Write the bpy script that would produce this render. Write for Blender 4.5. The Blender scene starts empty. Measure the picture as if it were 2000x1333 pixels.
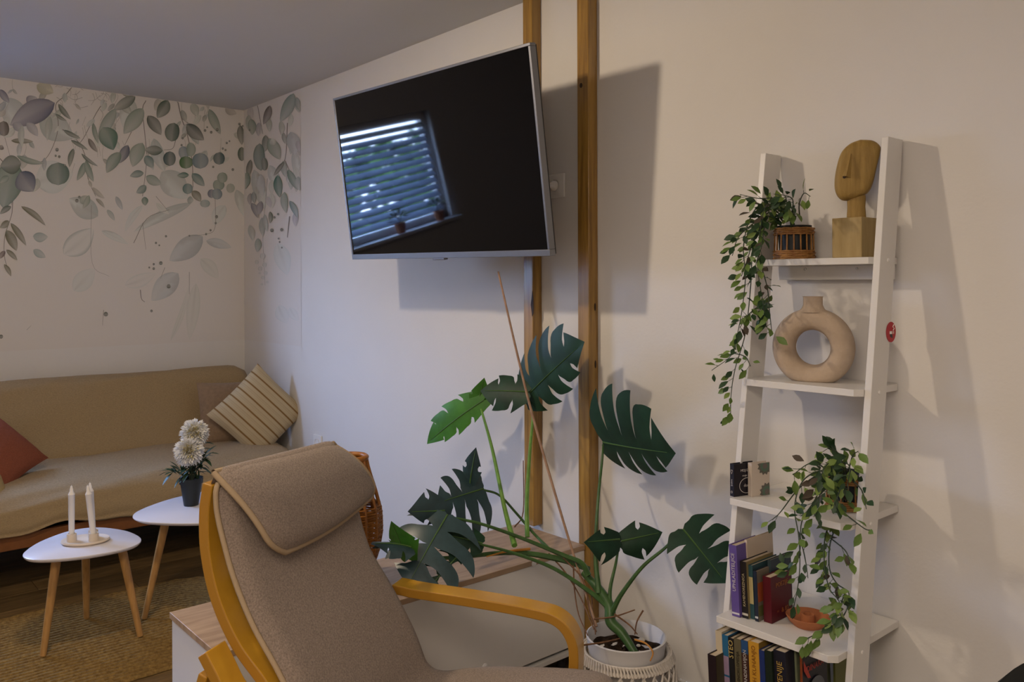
import bpy, bmesh, math, random
import numpy as np
from math import sin, cos, pi, radians, sqrt, atan2
from mathutils import Vector, Matrix, Euler, Quaternion

random.seed(7); rng = np.random.default_rng(7)
SC = bpy.context.scene
COL = SC.collection
V = Vector
# ------------------------------------------------------------------ camera
CAM = V((5.256, -2.2264, 1.40)); YAW = 0.8599; ROLL = -0.0035; FPX = 1630.5; HY = 551.7
F_ = V((-sin(YAW), cos(YAW), 0)); R_ = F_.cross(V((0, 0, 1))); U_ = R_.cross(F_)
R_, U_ = R_*cos(ROLL)+U_*sin(ROLL), U_*cos(ROLL)-R_*sin(ROLL)
cd = bpy.data.cameras.new('camera'); cam = bpy.data.objects.new('camera', cd); COL.objects.link(cam)
M = Matrix.Identity(4)
for i, a in enumerate((R_, U_, -F_)):
    for j in range(3): M[j][i] = a[j]
M.translation = CAM; cam.matrix_world = M
cd.sensor_width = 36; cd.lens = FPX/2000*36; cd.shift_y = (HY-666.5)/2000; cd.clip_start = .02
SC.camera = cam
# ------------------------------------------------------------------ view, world, lights
SC.view_settings.view_transform = 'Standard'; SC.view_settings.look = 'None'
SC.view_settings.gamma = 1; SC.view_settings.use_curve_mapping = False
SC.view_settings.exposure = 0.12
SKY_STRENGTH = 66.0
W = bpy.data.worlds.new('sky'); SC.world = W; W.use_nodes = True
nt = W.node_tree; nt.nodes.clear()
wo = nt.nodes.new('ShaderNodeOutputWorld'); bg = nt.nodes.new('ShaderNodeBackground')
tc = nt.nodes.new('ShaderNodeTexCoord'); sx = nt.nodes.new('ShaderNodeSeparateXYZ'); cr = nt.nodes.new('ShaderNodeValToRGB')
nt.links.new(tc.outputs['Generated'], sx.inputs[0]); nt.links.new(sx.outputs['Z'], cr.inputs[0])
cr.color_ramp.elements[0].position = 0.0; cr.color_ramp.elements[0].color = (.48, .64, 1.0, 1)
cr.color_ramp.elements[1].position = .6; cr.color_ramp.elements[1].color = (.30, .48, .95, 1)
nt.links.new(cr.outputs[0], bg.inputs[0]); bg.inputs[1].default_value = SKY_STRENGTH
nt.links.new(bg.outputs[0], wo.inputs[0])

LAMP = V((2.79, -1.64, 2.25))
LAMP_W = 44.0
def point_light(name, loc, watts, color, radius):
    ld = bpy.data.lights.new(name, 'POINT'); ld.energy = watts; ld.color = color; ld.shadow_soft_size = radius
    o = bpy.data.objects.new(name, ld); COL.objects.link(o); o.location = loc; return o
lamp_light = point_light('lamp_light', LAMP, LAMP_W, (1.0, .80, .59), .045)
# added warm fill light, a wide unseen panel behind the camera
FILL = V((5.2, -3.0, 2.49))
pa = bpy.data.lights.new('fill_light', 'AREA'); pa.shape = 'RECTANGLE'; pa.size = 1.5; pa.size_y = 1.5; pa.energy = 60; pa.color = (1.0, .83, .68)
fill_light = bpy.data.objects.new('fill_light', pa); COL.objects.link(fill_light); fill_light.location = FILL
# daylight entering through the window on the left wall (outside, just in front of the glass)
WY0, WY1, WZ0, WZ1 = -2.78, -1.72, 1.27, 2.13
pl = bpy.data.lights.new('window_portal', 'AREA'); pl.shape = 'RECTANGLE'; pl.size = WZ1-WZ0+.1; pl.size_y = WY1-WY0+.1
pl.cycles.is_portal = True
po = bpy.data.objects.new('window_portal', pl); COL.objects.link(po)
po.location = (-.16, (WY0+WY1)/2, (WZ0+WZ1)/2); po.rotation_euler = (0, radians(-90), 0)

# ------------------------------------------------------------------ projection helper (points of the measured room)
def ray(px, py): return F_*FPX + R_*(px-1000) - U_*(py-HY)
def at(px, py, x=None, y=None, z=None, D=None):
    d = ray(px, py)
    if x is not None: t = (x-CAM.x)/d.x
    elif y is not None: t = (y-CAM.y)/d.y
    elif z is not None: t = (z-CAM.z)/d.z
    else: t = D/FPX
    return CAM + d*t

# ------------------------------------------------------------------ materials
def lin(c):
    return tuple(((v/255)/12.92 if v/255 <= .04045 else ((v/255+.055)/1.055)**2.4) for v in c)
MATS = {}
def mat(name, rgb, rough=.6, spec=.5, metal=0, noise=0, nscale=30, bump=0, bscale=200, stretch=(1, 1, 1), sheen=0, coat=0, rgb2=None, vcol=False, trans=0, objrand=0, sss=0):
    if name in MATS: return MATS[name]
    m = bpy.data.materials.new(name); m.use_nodes = True; t = m.node_tree; N = t.nodes; L = t.links
    b = N['Principled BSDF']; b.inputs['Roughness'].default_value = rough; b.inputs['Specular IOR Level'].default_value = spec
    b.inputs['Metallic'].default_value = metal; b.inputs['Sheen Weight'].default_value = sheen; b.inputs['Coat Weight'].default_value = coat
    b.inputs['Coat Roughness'].default_value = .15
    b.inputs['Transmission Weight'].default_value = trans
    c = tuple(rgb)+(1,)
    b.inputs['Base Color'].default_value = c; m.diffuse_color = c
    src = None
    if vcol:
        a = N.new('ShaderNodeVertexColor'); a.layer_name = 'Col'; src = a.outputs[0]; L.new(src, b.inputs['Base Color'])
    if noise or rgb2 or bump:
        g = N.new('ShaderNodeTexCoord'); mp = N.new('ShaderNodeMapping'); mp.inputs['Scale'].default_value = stretch
        L.new(g.outputs['Object'], mp.inputs[0])
        if objrand:
            oi = N.new('ShaderNodeObjectInfo'); vm = N.new('ShaderNodeVectorMath'); vm.operation = 'SCALE'; vm.inputs['Scale'].default_value = 40
            cb = N.new('ShaderNodeCombineXYZ'); L.new(oi.outputs['Random'], cb.inputs[0]); L.new(oi.outputs['Random'], cb.inputs[2]); L.new(cb.outputs[0], vm.inputs[0]); L.new(vm.outputs[0], mp.inputs['Location'])
    if noise or rgb2:
        n = N.new('ShaderNodeTexNoise'); n.inputs['Scale'].default_value = nscale; n.inputs['Detail'].default_value = 6; n.inputs['Roughness'].default_value = .6
        L.new(mp.outputs[0], n.inputs['Vector'])
        r = N.new('ShaderNodeValToRGB'); r.color_ramp.elements[0].position = .33; r.color_ramp.elements[1].position = .67
        L.new(n.outputs['Fac'], r.inputs[0])
        c2 = tuple(rgb2)+(1,) if rgb2 else tuple(max(0, x*(1-noise)) for x in rgb)+(1,)
        r.color_ramp.elements[0].color = c2; r.color_ramp.elements[1].color = c if rgb2 else tuple(min(1, x*(1+noise)) for x in rgb)+(1,)
        out = r.outputs[0]
        if objrand:
            hs = N.new('ShaderNodeHueSaturation'); mr = N.new('ShaderNodeMapRange'); mr.inputs['To Min'].default_value = 1-objrand; mr.inputs['To Max'].default_value = 1+objrand
            L.new(oi.outputs['Random'], mr.inputs[0]); L.new(mr.outputs[0], hs.inputs['Value']); L.new(out, hs.inputs['Color']); out = hs.outputs[0]
        if not vcol: L.new(out, b.inputs['Base Color'])
    if bump:
        n2 = N.new('ShaderNodeTexNoise'); n2.inputs['Scale'].default_value = bscale; n2.inputs['Detail'].default_value = 4
        L.new(mp.outputs[0], n2.inputs['Vector']); bp = N.new('ShaderNodeBump'); bp.inputs['Strength'].default_value = bump; bp.inputs['Distance'].default_value = .004
        L.new(n2.outputs['Fac'], bp.inputs['Height']); L.new(bp.outputs[0], b.inputs['Normal'])
    MATS[name] = m; return m

M_WALL = mat('wall_paint', (.71, .69, .66), .85, .2, bump=.12, bscale=90, noise=.012, nscale=3)
M_CEIL = mat('ceiling_paint', (.62, .61, .60), .9, .1, bump=.08, bscale=60)
M_PAPER = mat('wallpaper_print', (.6, .6, .6), .8, .15, vcol=True, bump=.05, bscale=300)
M_PLANK = mat('oak_plank', (.20, .125, .048), .42, .4, rgb2=(.095, .056, .02), nscale=9, stretch=(6, .8, 1), bump=.12, bscale=40, objrand=.22)
M_BASE = mat('baseboard_white', (.66, .65, .63), .4, .4)
M_WHITE = mat('white_laminate', (.72, .70, .66), .38, .45)
M_WHITEGLOSS = mat('white_lacquer', (.70, .67, .68), .25, .5)
M_WHITEPL = mat('white_plastic', (.80, .78, .74), .35, .5)
M_OAKTOP = mat('pale_oak_laminate', (.46, .32, .20), .42, .4, rgb2=(.30, .195, .115), nscale=7, stretch=(7, .7, 1), bump=.04, bscale=60)
M_POST = mat('varnished_pine_post', (.42, .24, .05), .33, .5, rgb2=(.19, .095, .018), nscale=8, stretch=(6, 6, .35), coat=.35)
M_KNOTSHADE = mat('dark_knot_and_shade', (.035, .018, .008), .7)  # near-black for the post knots and the painted shade below the nose
M_BEECH = mat('honey_birch_ply', (.58, .31, .028), .32, .5, rgb2=(.50, .255, .02), nscale=9, stretch=(1, 1, 1), coat=.3)
M_BEECHEDGE = mat('birch_ply_edge', (.36, .175, .018), .45, .4)
M_LEG = mat('beech_leg', (.50, .27, .085), .45, .4, rgb2=(.36, .185, .055), nscale=20, stretch=(4, 4, .5))
M_CUSH = mat('grey_brown_weave', (.265, .21, .17), .95, .1, noise=.30, nscale=260, bump=.5, bscale=420, sheen=.15)
M_PIPE = mat('beige_piping', (.40, .30, .19), .85, .1, bump=.3, bscale=500)
M_THROW = mat('beige_sofa_throw', (.33, .24, .13), .95, .1, noise=.16, nscale=120, stretch=(1, 1, 4), bump=.45, bscale=260, sheen=.1)
M_SOFAWOOD = mat('sofa_wood_rail', (.20, .075, .022), .4, .4, noise=.2, nscale=8)
M_RUST = mat('rust_linen', (.21, .068, .038), .95, .1, noise=.15, nscale=200, bump=.4, bscale=400)
M_TAUPE = mat('taupe_velvet', (.25, .17, .105), .9, .1, noise=.1, nscale=60, sheen=.2)
M_BEIGEC = mat('olive_beige_cotton', (.34, .25, .12), .95, .1, noise=.1, nscale=100)
M_METAL = mat('brushed_steel', (.6, .6, .6), .3, .5, metal=1)
M_SILVER = mat('tv_silver', (.20, .205, .225), .38, .5, metal=.65)
M_BLACKPL = mat('black_plastic', (.015, .015, .017), .45, .4)
M_BLACKPOT = mat('black_pot_plastic', (.012, .016, .018), .5, .4)
M_JUTE = mat('jute_braid', (.27, .165, .05), .95, .1, rgb2=(.14, .08, .024), nscale=70, bump=.6, bscale=240)
M_CERAM = mat('cream_ceramic', (.66, .56, .44), .45, .4)
M_CANDLE = mat('white_wax', (.78, .74, .68), .5, .4)
M_VASE = mat('sand_stoneware', (.46, .36, .265), .9, .15, noise=.10, nscale=14, bump=.25, bscale=160)
M_SCULPT = mat('mango_wood', (.38, .245, .07), .6, .3, rgb2=(.25, .155, .04), nscale=10, stretch=(6, 6, .7), bump=.2, bscale=70)
M_SCULPTB = mat('mango_wood_block', (.42, .31, .14), .65, .3, rgb2=(.33, .235, .095), nscale=8, stretch=(5, 5, .8))
M_WICK = mat('honey_wicker', (.40, .20, .055), .55, .4, rgb2=(.24, .10, .025), nscale=60)
M_WICKDK = mat('amber_rattan', (.38, .15, .025), .45, .5, rgb2=(.25, .09, .013), nscale=50)
M_ROPE = mat('white_rope_wicker', (.62, .57, .50), .8, .2, noise=.12, nscale=90)
M_TERRA = mat('terracotta', (.42, .155, .065), .75, .2, noise=.08, nscale=20)
M_SOIL = mat('potting_soil', (.025, .016, .010), 1, .1, noise=.5, nscale=90, bump=1, bscale=120)
M_PEB = mat('pale_pebble', (.55, .5, .4), .8, .2)
M_ROOT = mat('aerial_root_brown', (.16, .085, .045), .8, .2, noise=.3, nscale=60)
M_ROOTO = mat('orange_root', (.45, .20, .04), .7, .2)
M_CANE = mat('bamboo_cane', (.32, .20, .13), .7, .2, noise=.2, nscale=40)
M_STEM = mat('monstera_stem_dark', (.045, .105, .028), .4, .4, noise=.25, nscale=30)
M_STEML = mat('monstera_stem_bright', (.13, .27, .045), .4, .4, noise=.2, nscale=30)
M_MON = mat('monstera_dark_leaf', (.011, .040, .020), .5, .3, noise=.3, nscale=14)
M_MONB = mat('monstera_gloss_tint_leaf', (.022, .052, .060), .36, .6, noise=.3, nscale=14)  # bluish window gloss of the left leaves, mixed into their colour
M_MONG = mat('monstera_fresh_leaf', (.050, .19, .022), .5, .35, noise=.25, nscale=14)
M_MONU = mat('monstera_midrib', (.06, .13, .03), .5)
M_VSTEM = mat('vine_stem', (.035, .055, .028), .6)
M_VL = [mat('vine_leaf_mid', (.075, .145, .028), .5, .35, rgb2=(.13, .20, .04), nscale=40),
        mat('vine_leaf_dark', (.022, .055, .02), .5, .35), mat('vine_leaf_light', (.17, .25, .055), .5, .35, noise=.15, nscale=40),
        mat('vine_leaf_brownish', (.06, .045, .03), .55, .3)]
M_PAGES = mat('book_pages', (.58, .49, .37), .9, .1, noise=.08, nscale=300, stretch=(20, 1, 1))
def plain(name, rgb, rough=.5, spec=.4): return mat(name, rgb, rough, spec)

# ------------------------------------------------------------------ mesh building
class MB:
    def __init__(s): s.v = []; s.f = []; s.c = []; s.mi = []; s.cur = 0
    def add(s, vs, fs, col=None):
        o = len(s.v); s.v += [tuple(p) for p in vs]; s.f += [tuple(i+o for i in f) for f in fs]; s.mi += [s.cur]*len(fs)
        if col is not None: s.c += list(col)
        return s
    def box(s, lo, hi, fr=None):
        x0, y0, z0 = lo; x1, y1, z1 = hi
        vs = [V(p) for p in ((x0, y0, z0), (x1, y0, z0), (x1, y1, z0), (x0, y1, z0), (x0, y0, z1), (x1, y0, z1), (x1, y1, z1), (x0, y1, z1))]
        if fr: vs = [fr(p) for p in vs]
        return s.add(vs, [(0, 3, 2, 1), (4, 5, 6, 7), (0, 1, 5, 4), (1, 2, 6, 5), (2, 3, 7, 6), (3, 0, 4, 7)])
    def tube(s, pts, r, n=8, cap=True, flat=None):
        pts = [V(p) for p in pts]; m = len(pts)
        rr = r if isinstance(r, (list, tuple)) else [r]*m
        T = [(pts[min(i+1, m-1)]-pts[max(i-1, 0)]).normalized() for i in range(m)]
        up = V((0, 0, 1)) if abs(T[0].z) < .9 else V((1, 0, 0))
        nrm = (up-T[0]*up.dot(T[0])).normalized(); vs = []
        for i in range(m):
            nrm = (nrm-T[i]*nrm.dot(T[i])).normalized(); b = T[i].cross(nrm)
            for k in range(n):
                a = 2*pi*k/n; vs.append(pts[i]+(nrm*cos(a)+b*sin(a))*rr[i])
        fs = [(i*n+k, i*n+(k+1) % n, (i+1)*n+(k+1) % n, (i+1)*n+k) for i in range(m-1) for k in range(n)]
        if cap: fs += [tuple(range(n-1, -1, -1)), tuple((m-1)*n+k for k in range(n))]
        return s.add(vs, fs)
    def ring(s, c, R, r, n=32, k=8, ax=None, fr=None):
        vs = []
        for i in range(n):
            a = 2*pi*i/n
            for j in range(k):
                b = 2*pi*j/k; p = V(((R+r*cos(b))*cos(a), (R+r*cos(b))*sin(a), r*sin(b)))
                vs.append((fr(p) if fr else p+V(c)))
        fs = [(i*k+j, ((i+1) % n)*k+j, ((i+1) % n)*k+(j+1) % k, i*k+(j+1) % k) for i in range(n) for j in range(k)]
        return s.add(vs, fs)
    def lathe(s, prof, c=(0, 0, 0), n=32, fr=None, closed=False):
        vs = []; m = len(prof)
        for (r, z) in prof:
            for k in range(n):
                a = 2*pi*k/n; p = V((r*cos(a), r*sin(a), z)); vs.append(fr(p) if fr else p+V(c))
        fs = [(i*n+k, i*n+(k+1) % n, (i+1)*n+(k+1) % n, (i+1)*n+k) for i in range(m-1) for k in range(n)]
        if not closed: fs += [tuple(range(n-1, -1, -1)), tuple((m-1)*n+k for k in range(n))]
        return s.add(vs, fs)
    def prism(s, poly, z0, z1, fr=None):
        n = len(poly); vs = [V((x, y, z0)) for x, y in poly]+[V((x, y, z1)) for x, y in poly]
        if fr: vs = [fr(p) for p in vs]
        return s.add(vs, [tuple(range(n-1, -1, -1)), tuple(range(n, 2*n))]+[(i, (i+1) % n, n+(i+1) % n, n+i) for i in range(n)])
    def grid(s, P, closed_u=False):
        nu = len(P); nv = len(P[0]); vs = [p for row in P for p in row]
        fs = [(i*nv+j, i*nv+j+1, ((i+1) % nu)*nv+j+1, ((i+1) % nu)*nv+j) for i in range(nu if closed_u else nu-1) for j in range(nv-1)]
        return s.add(vs, fs)
    def build(s, name, m, parent=None, smooth=False, bevel=0, loc=None, weld=False, subsurf=0, autos=40):
        org = V((0, 0, 0))
        if parent is not None:
            org = wloc(parent)
        elif loc is not None: org = V(loc)
        me = bpy.data.meshes.new(name); me.from_pydata([tuple(V(p)-org) for p in s.v], [], s.f)
        ms = m if isinstance(m, (list, tuple)) else [m]
        for q in ms: me.materials.append(q)
        if len(ms) > 1: me.polygons.foreach_set('material_index', s.mi)
        if s.c:
            ca = me.color_attributes.new('Col', 'FLOAT_COLOR', 'POINT'); ca.data.foreach_set('color', np.array(s.c, dtype=np.float32).ravel())
        me.update()
        bm = bmesh.new(); bm.from_mesh(me)
        if weld: bmesh.ops.remove_doubles(bm, verts=bm.verts, dist=1e-5)
        if not s.c: bmesh.ops.recalc_face_normals(bm, faces=bm.faces)
        bm.to_mesh(me); bm.free()
        if smooth:
            me.polygons.foreach_set('use_smooth', [True]*len(me.polygons))
            if autos < 180: me.set_sharp_from_angle(angle=radians(autos))
        o = bpy.data.objects.new(name, me); COL.objects.link(o)
        if parent is not None: o.parent = parent
        else: o.location = org
        if bevel:
            bv = o.modifiers.new('bevel', 'BEVEL'); bv.width = bevel; bv.segments = 3; bv.limit_method = 'ANGLE'; bv.angle_limit = radians(50)
            me.polygons.foreach_set('use_smooth', [True]*len(me.polygons)); me.set_sharp_from_angle(angle=radians(35))
            bv.harden_normals = False
        if subsurf:
            ss = o.modifiers.new('sub', 'SUBSURF'); ss.levels = ss.render_levels = subsurf
        return o
def wloc(o):
    p = V((0, 0, 0))
    while o is not None: p += V(o.location); o = o.parent
    return p
def tag(o, label=None, cat=None, group=None, kind=None):
    if label: o['label'] = label
    if cat: o['category'] = cat
    if group: o['group'] = group
    if kind: o['kind'] = kind
    return o
def thing(name, label, cat, loc, group=None):
    o = bpy.data.objects.new(name, None); COL.objects.link(o); o.location = loc; o.empty_display_size = .1
    return tag(o, label, cat, group)
def box(name, lo, hi, m, parent=None, bevel=0, fr=None, loc=None):
    return MB().box(lo, hi, fr).build(name, m, parent, bevel=bevel, loc=loc)
def frame(O, X, Y, Z):
    O, X, Y, Z = V(O), V(X), V(Y), V(Z); return lambda p: O+X*p[0]+Y*p[1]+Z*p[2]
def cr_spline(pts, n=8):
    pts = [V(p) for p in pts]; P = [pts[0]*2-pts[1]]+pts+[pts[-1]*2-pts[-2]]; out = []
    for i in range(1, len(P)-2):
        a, b, c, d = P[i-1:i+3]
        for k in range(n):
            t = k/n; out.append(.5*((2*b)+(c-a)*t+(2*a-5*b+4*c-d)*t*t+(3*b-a-3*c+d)*t**3))
    out.append(pts[-1]); return out
def lerp_list(r, m):
    return [float(np.interp(i/(m-1), np.linspace(0, 1, len(r)), r)) for i in range(m)]
def stem(name, pts, r, m, parent, n=7, k=8, label=None):
    p = cr_spline(pts, k); o = MB().tube(p, lerp_list(r, len(p)), n).build(name, m, parent, smooth=True)
    if label: o['label'] = label
    return o
_tc = {}
def text(body, size, m, parent, O, X, Y, name='title', extrude=.0003, bold=0, sx=1.0):
    c = bpy.data.curves.new('t', 'FONT'); c.body = body; c.size = size; c.extrude = extrude; c.offset = bold
    c.align_x = 'CENTER'; c.align_y = 'CENTER'; c.resolution_u = 2
    o = bpy.data.objects.new('t', c); COL.objects.link(o); bpy.context.view_layer.update()
    me = bpy.data.meshes.new_from_object(o.evaluated_get(bpy.context.evaluated_depsgraph_get()))
    bpy.data.objects.remove(o); bpy.data.curves.remove(c)
    X = V(X).normalized(); Y = V(Y).normalized(); Z = X.cross(Y); O = V(O)-wloc(parent)
    for v in me.vertices: v.co = O+X*v.co.x*sx+Y*v.co.y+Z*v.co.z
    me.materials.clear(); me.materials.append(m)
    n = bpy.data.objects.new(name, me); COL.objects.link(n); n.parent = parent; return n

# ================================================================== SETTING
H = 2.525; RX = 6.7; RY = -4.7
fl = MB().box((-.1, RY-.1, -.06), (RX+.1, .1, -.012)).build('floor', plain('subfloor', (.03, .02, .012)), None); tag(fl, kind='structure')
pw, plen = .19, 1.3; pm = MB().box((.0012, .0012, -.012), (pw-.0012, plen-.0012, 0)); base = None
nr = int(RX/pw)+1
for i in range(nr):
    off = (i*0.47) % plen
    y = RY-off
    while y < -.01:
        y0 = max(y, RY); y1 = min(y+plen, 0)
        full = y0 == y and y1 == y+plen
        if y1-y0 > .05:
            if full and base is not None:
                o = bpy.data.objects.new('plank', base.data); COL.objects.link(o); o.parent = fl; o.location = (i*pw, y, 0)
            else:
                mb = MB().box((.0012, .0012, -.012), (pw-.0012, (y1-y0)-.0012, 0)); o = mb.build('plank', M_PLANK, None); o.parent = fl; o.location = (i*pw, y0, 0)
                if full: base = o
        y += plen
tag(MB().box((-.12, 0, -.05), (RX+.1, .12, H+.1)).build('wall_back', M_WALL), kind='structure')
wl = MB()
wl.box((-.14, RY-.1, -.05), (0, WY0, H+.1)); wl.box((-.14, WY1, -.05), (0, 0, H+.1)); wl.box((-.14, WY0, -.05), (0, WY1, WZ0)); wl.box((-.14, WY0, WZ1), (0, WY1, H+.1))
WALL_L = tag(wl.build('wall_left', M_WALL), kind='structure')
tag(MB().box((-.12, RY-.12, -.05), (RX+.1, RY, H+.1)).build('wall_front', M_WALL), kind='structure')
tag(MB().box((RX, RY, -.05), (RX+.12, 0, H+.1)).build('wall_right', M_WALL), kind='structure')
tag(MB().box((-.14, RY-.1, H), (RX+.1, .1, H+.12)).build('ceiling', M_CEIL), kind='structure')
tag(box('baseboard_back', (0, -.012, 0), (RX, 0, .083), M_BASE, bevel=.003), kind='structure')
tag(box('baseboard_left', (0, RY, 0), (.012, -.012, .083), M_BASE, bevel=.003), kind='structure')
# window on the left wall
win = MB()
for (a, b) in (((WY0, WZ0), (WY1, WZ0+.055)), ((WY0, WZ1-.055), (WY1, WZ1)), ((WY0, WZ0), (WY0+.055, WZ1)), ((WY1-.055, WZ0), (WY1, WZ1))):
    win.box((-.11, a[0], a[1]), (-.05, b[0], b[1]))
WIN = tag(win.build('window_1', plain('window_frame_white', (.7, .7, .7)), None, bevel=.004), kind='structure')
gl = bpy.data.materials.new('window_glass'); gl.use_nodes = True; g_ = gl.node_tree; g_.nodes.clear()
a1 = g_.nodes.new('ShaderNodeOutputMaterial'); a2 = g_.nodes.new('ShaderNodeBsdfTransparent'); a3 = g_.nodes.new('ShaderNodeBsdfGlossy'); a4 = g_.nodes.new('ShaderNodeMixShader'); a4.inputs[0].default_value = .06
a3.inputs['Roughness'].default_value = .02; g_.links.new(a2.outputs[0], a4.inputs[1]); g_.links.new(a3.outputs[0], a4.inputs[2]); g_.links.new(a4.outputs[0], a1.inputs[0])
box('pane', (-.084, WY0+.055, WZ0+.055), (-.078, WY1-.055, WZ1-.055), gl, WIN)
box('window_sill', (-.05, WY0-.02, WZ0-.025), (.11, WY1+.02, WZ0), M_WHITEPL, WIN, bevel=.004)
# slatted blind hanging inside the frame
BL = thing('window_blind', 'white horizontal slatted blind hanging in the window on the left wall', 'blind', (-.03, (WY0+WY1)/2, WZ1-.06))
box('head_rail', (-.045, WY0+.06, WZ1-.06), (-.005, WY1-.06, WZ1-.02), M_WHITEPL, BL)
M_SLAT = mat('blind_slat', (.42, .50, .62), .5, .4)
sb = None; nsl = 13; zt = WZ1-.10
for i in range(nsl):
    z = zt-i*.0555
    if sb is None:
        sb = MB().box((-.022, WY0+.06, -.0008), (.022, WY1-.06, .0008), lambda p: V((p[0]*cos(-.75)*1.25-.025, p[1], z+p[0]*sin(-.75)*1.25+p[2]))).build('slat', M_SLAT, BL)
    else:
        o = sb.copy(); COL.objects.link(o); o.parent = BL; o.location = (0, 0, z-zt)
for yy in (WY0+.25, WY1-.25):
    MB().tube([(-.003, yy, WZ1-.05), (-.003, yy, WZ0+.08)], .0012, 5).build('cord', M_WHITEPL, BL)
# small pot plants on the sill (seen mirrored in the screen)
def blade_leaf(n=4, w=.3, fold=.12, droop=.2):
    vs = []; 
    prof = [0, .62, 1.0, .72, 0][:n+1]
    for i in range(n+1):
        t = i/n; ww = prof[i]*w*.5; z = -droop*t*t
        vs += [(t, -ww, z+fold*ww*2), (t, 0, z), (t, ww, z+fold*ww*2)]
    fs = []
    for i in range(n):
        for j in range(2): a = i*3+j; fs.append((a, a+1, a+4, a+3))
    return vs, fs
LEAFM = {}
def small_leaf(name, m, parent, P, T, N, L, w=.5, droop=.2):
    key = (m.name, w, droop)
    if key not in LEAFM:
        vs, fs = blade_leaf(w=w, droop=droop); me = bpy.data.meshes.new('leaf'); me.from_pydata(vs, [], fs); me.materials.append(m)
        me.polygons.foreach_set('use_smooth', [True]*len(fs)); LEAFM[key] = me
    T = V(T).normalized(); N = V(N); N = (N-T*N.dot(T)).normalized(); B = N.cross(T)
    o = bpy.data.objects.new(name, LEAFM[key]); COL.objects.link(o); o.parent = parent
    q = Matrix(((T.x, B.x, N.x), (T.y, B.y, N.y), (T.z, B.z, N.z))).to_quaternion()
    o.rotation_mode = 'QUATERNION'; o.rotation_quaternion = q; o.location = V(P)-wloc(parent); o.scale = (L, L, L); return o
def rdir(zb=0, s=1.0):
    d = V(rng.normal(size=3)); d.z += zb; return d.normalized()
for k, (yy, nm) in enumerate(((-2.20, 'leafy plant in a small pot on the window sill beside the middle of the blind'), (-2.60, 'leafy plant in a small pot on the window sill at its far end'))):
    t = thing('sill_plant', nm, 'plant', (.055, yy, WZ0))
    MB().lathe([(.03, 0), (.042, .07), (.044, .07), (.044, .078), (.038, .078), (.036, .066), (0.001, .066)], (.055, yy, WZ0), 20).build('pot', M_TERRA, t, smooth=True)
    for i in range(34):
        d = V((rng.normal()*.6, rng.normal(), .4+rng.random())).normalized(); p0 = V((.055, yy, WZ0+.07)); p1 = p0+V((d.x*.06, d.y*.09, d.z*.09))
        if i % 4 == 0: MB().tube([p0, (p0+p1)/2+V((0, 0, .01)), p1], .0015, 5).build('stem', M_VSTEM, t)
        small_leaf('leaf', M_VL[i % 2], t, p1-V(d)*.01, d+rdir()*.4, V((0, 0, 1)), .045)
# garden outside the window
M_HEDGE = mat('hedge_leaves', (.12, .22, .05), .8, .2, rgb2=(.03, .07, .02), nscale=14, bump=1, bscale=20)
tag(MB().box((-14, -14, -.3), (-.15, 8, -.25)).build('garden_lawn', mat('lawn_grass', (.05, .06, .035), .9, .1, noise=.3, nscale=8)), kind='structure')
for i, (bx, by, bz, br, lb) in enumerate(((-4.2, -5.3, .95, 1.0, 'rounded green shrub outside the window, nearest its far end'), (-3.2, -3.2, .85, .9, 'rounded green shrub outside the window, in the middle of the row'), (-5.2, -7.6, 1.0, 1.2, 'rounded green shrub outside the window, last of the row'))):
    mb = MB(); nn = 900; P = []
    for k in range(nn):
        d = rdir(.3); c = V((bx, by, bz))+d*br*(0.8+.25*rng.random()); T = rdir(); T2 = T.cross(d).normalized()*.07; T1 = T.normalized()*.11
        mb.add([c-T1, c+T2, c+T1, c-T2], [(0, 1, 2, 3)])
    t = thing('garden_shrub', lb, 'shrub', (bx, by, -.25))
    f = mb.build('foliage', M_HEDGE, t); f['kind'] = 'stuff'
    MB().tube([(bx, by, -.25), (bx, by, bz)], .06, 8).build('trunk', M_ROOT, t)

# ------------------------------------------------------------------ mural (flat print) on wallpaper panels
PAPER_LIT = lin((140, 126, 113)); PAP = (.70, .665, .625)
def alb(rgb, a=1.0, pap=PAP):
    c = lin(rgb); out = [min(.9, max(.01, c[i]/PAPER_LIT[i]*pap[i])) for i in range(3)]
    return tuple(out[i]*(.58 if a > .35 else 1)*a+pap[i]*(1-a) for i in range(3))+(1,)
PZ = 1.033
mbp = MB(); mbp.add([(.0012, -2.0+.3, PZ), (.0012, -.0012, PZ), (.0012, -.0012, H), (.0012, -1.7, H)], [(0, 1, 2, 3)], [PAP+(1,)]*4)
mbp.add([(.0012, -.0012, PZ), (.803, -.0012, PZ), (.803, -.0012, H), (.0012, -.0012, H)], [(0, 1, 2, 3)], [PAP+(1,)]*4)
paper = mbp.build('mural_wallpaper', M_PAPER, None); paper.parent = WALL_L
LAY = [0]
def wallmap(x, y):
    LY = .0016+LAY[0]*.000008
    X0 = 478
    if x < X0:
        p = at(x, y, x=LY); p.z = min(p.z, H-.002); p.y = min(p.y, -LY); return p
    p = at(x, y, y=-LY); p.z = min(p.z, H-.002); p.x = min(max(p.x, LY), .803); return p
PR = MB()
def zc(X, Y): return X/2.298, 140+Y/2.298
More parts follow.
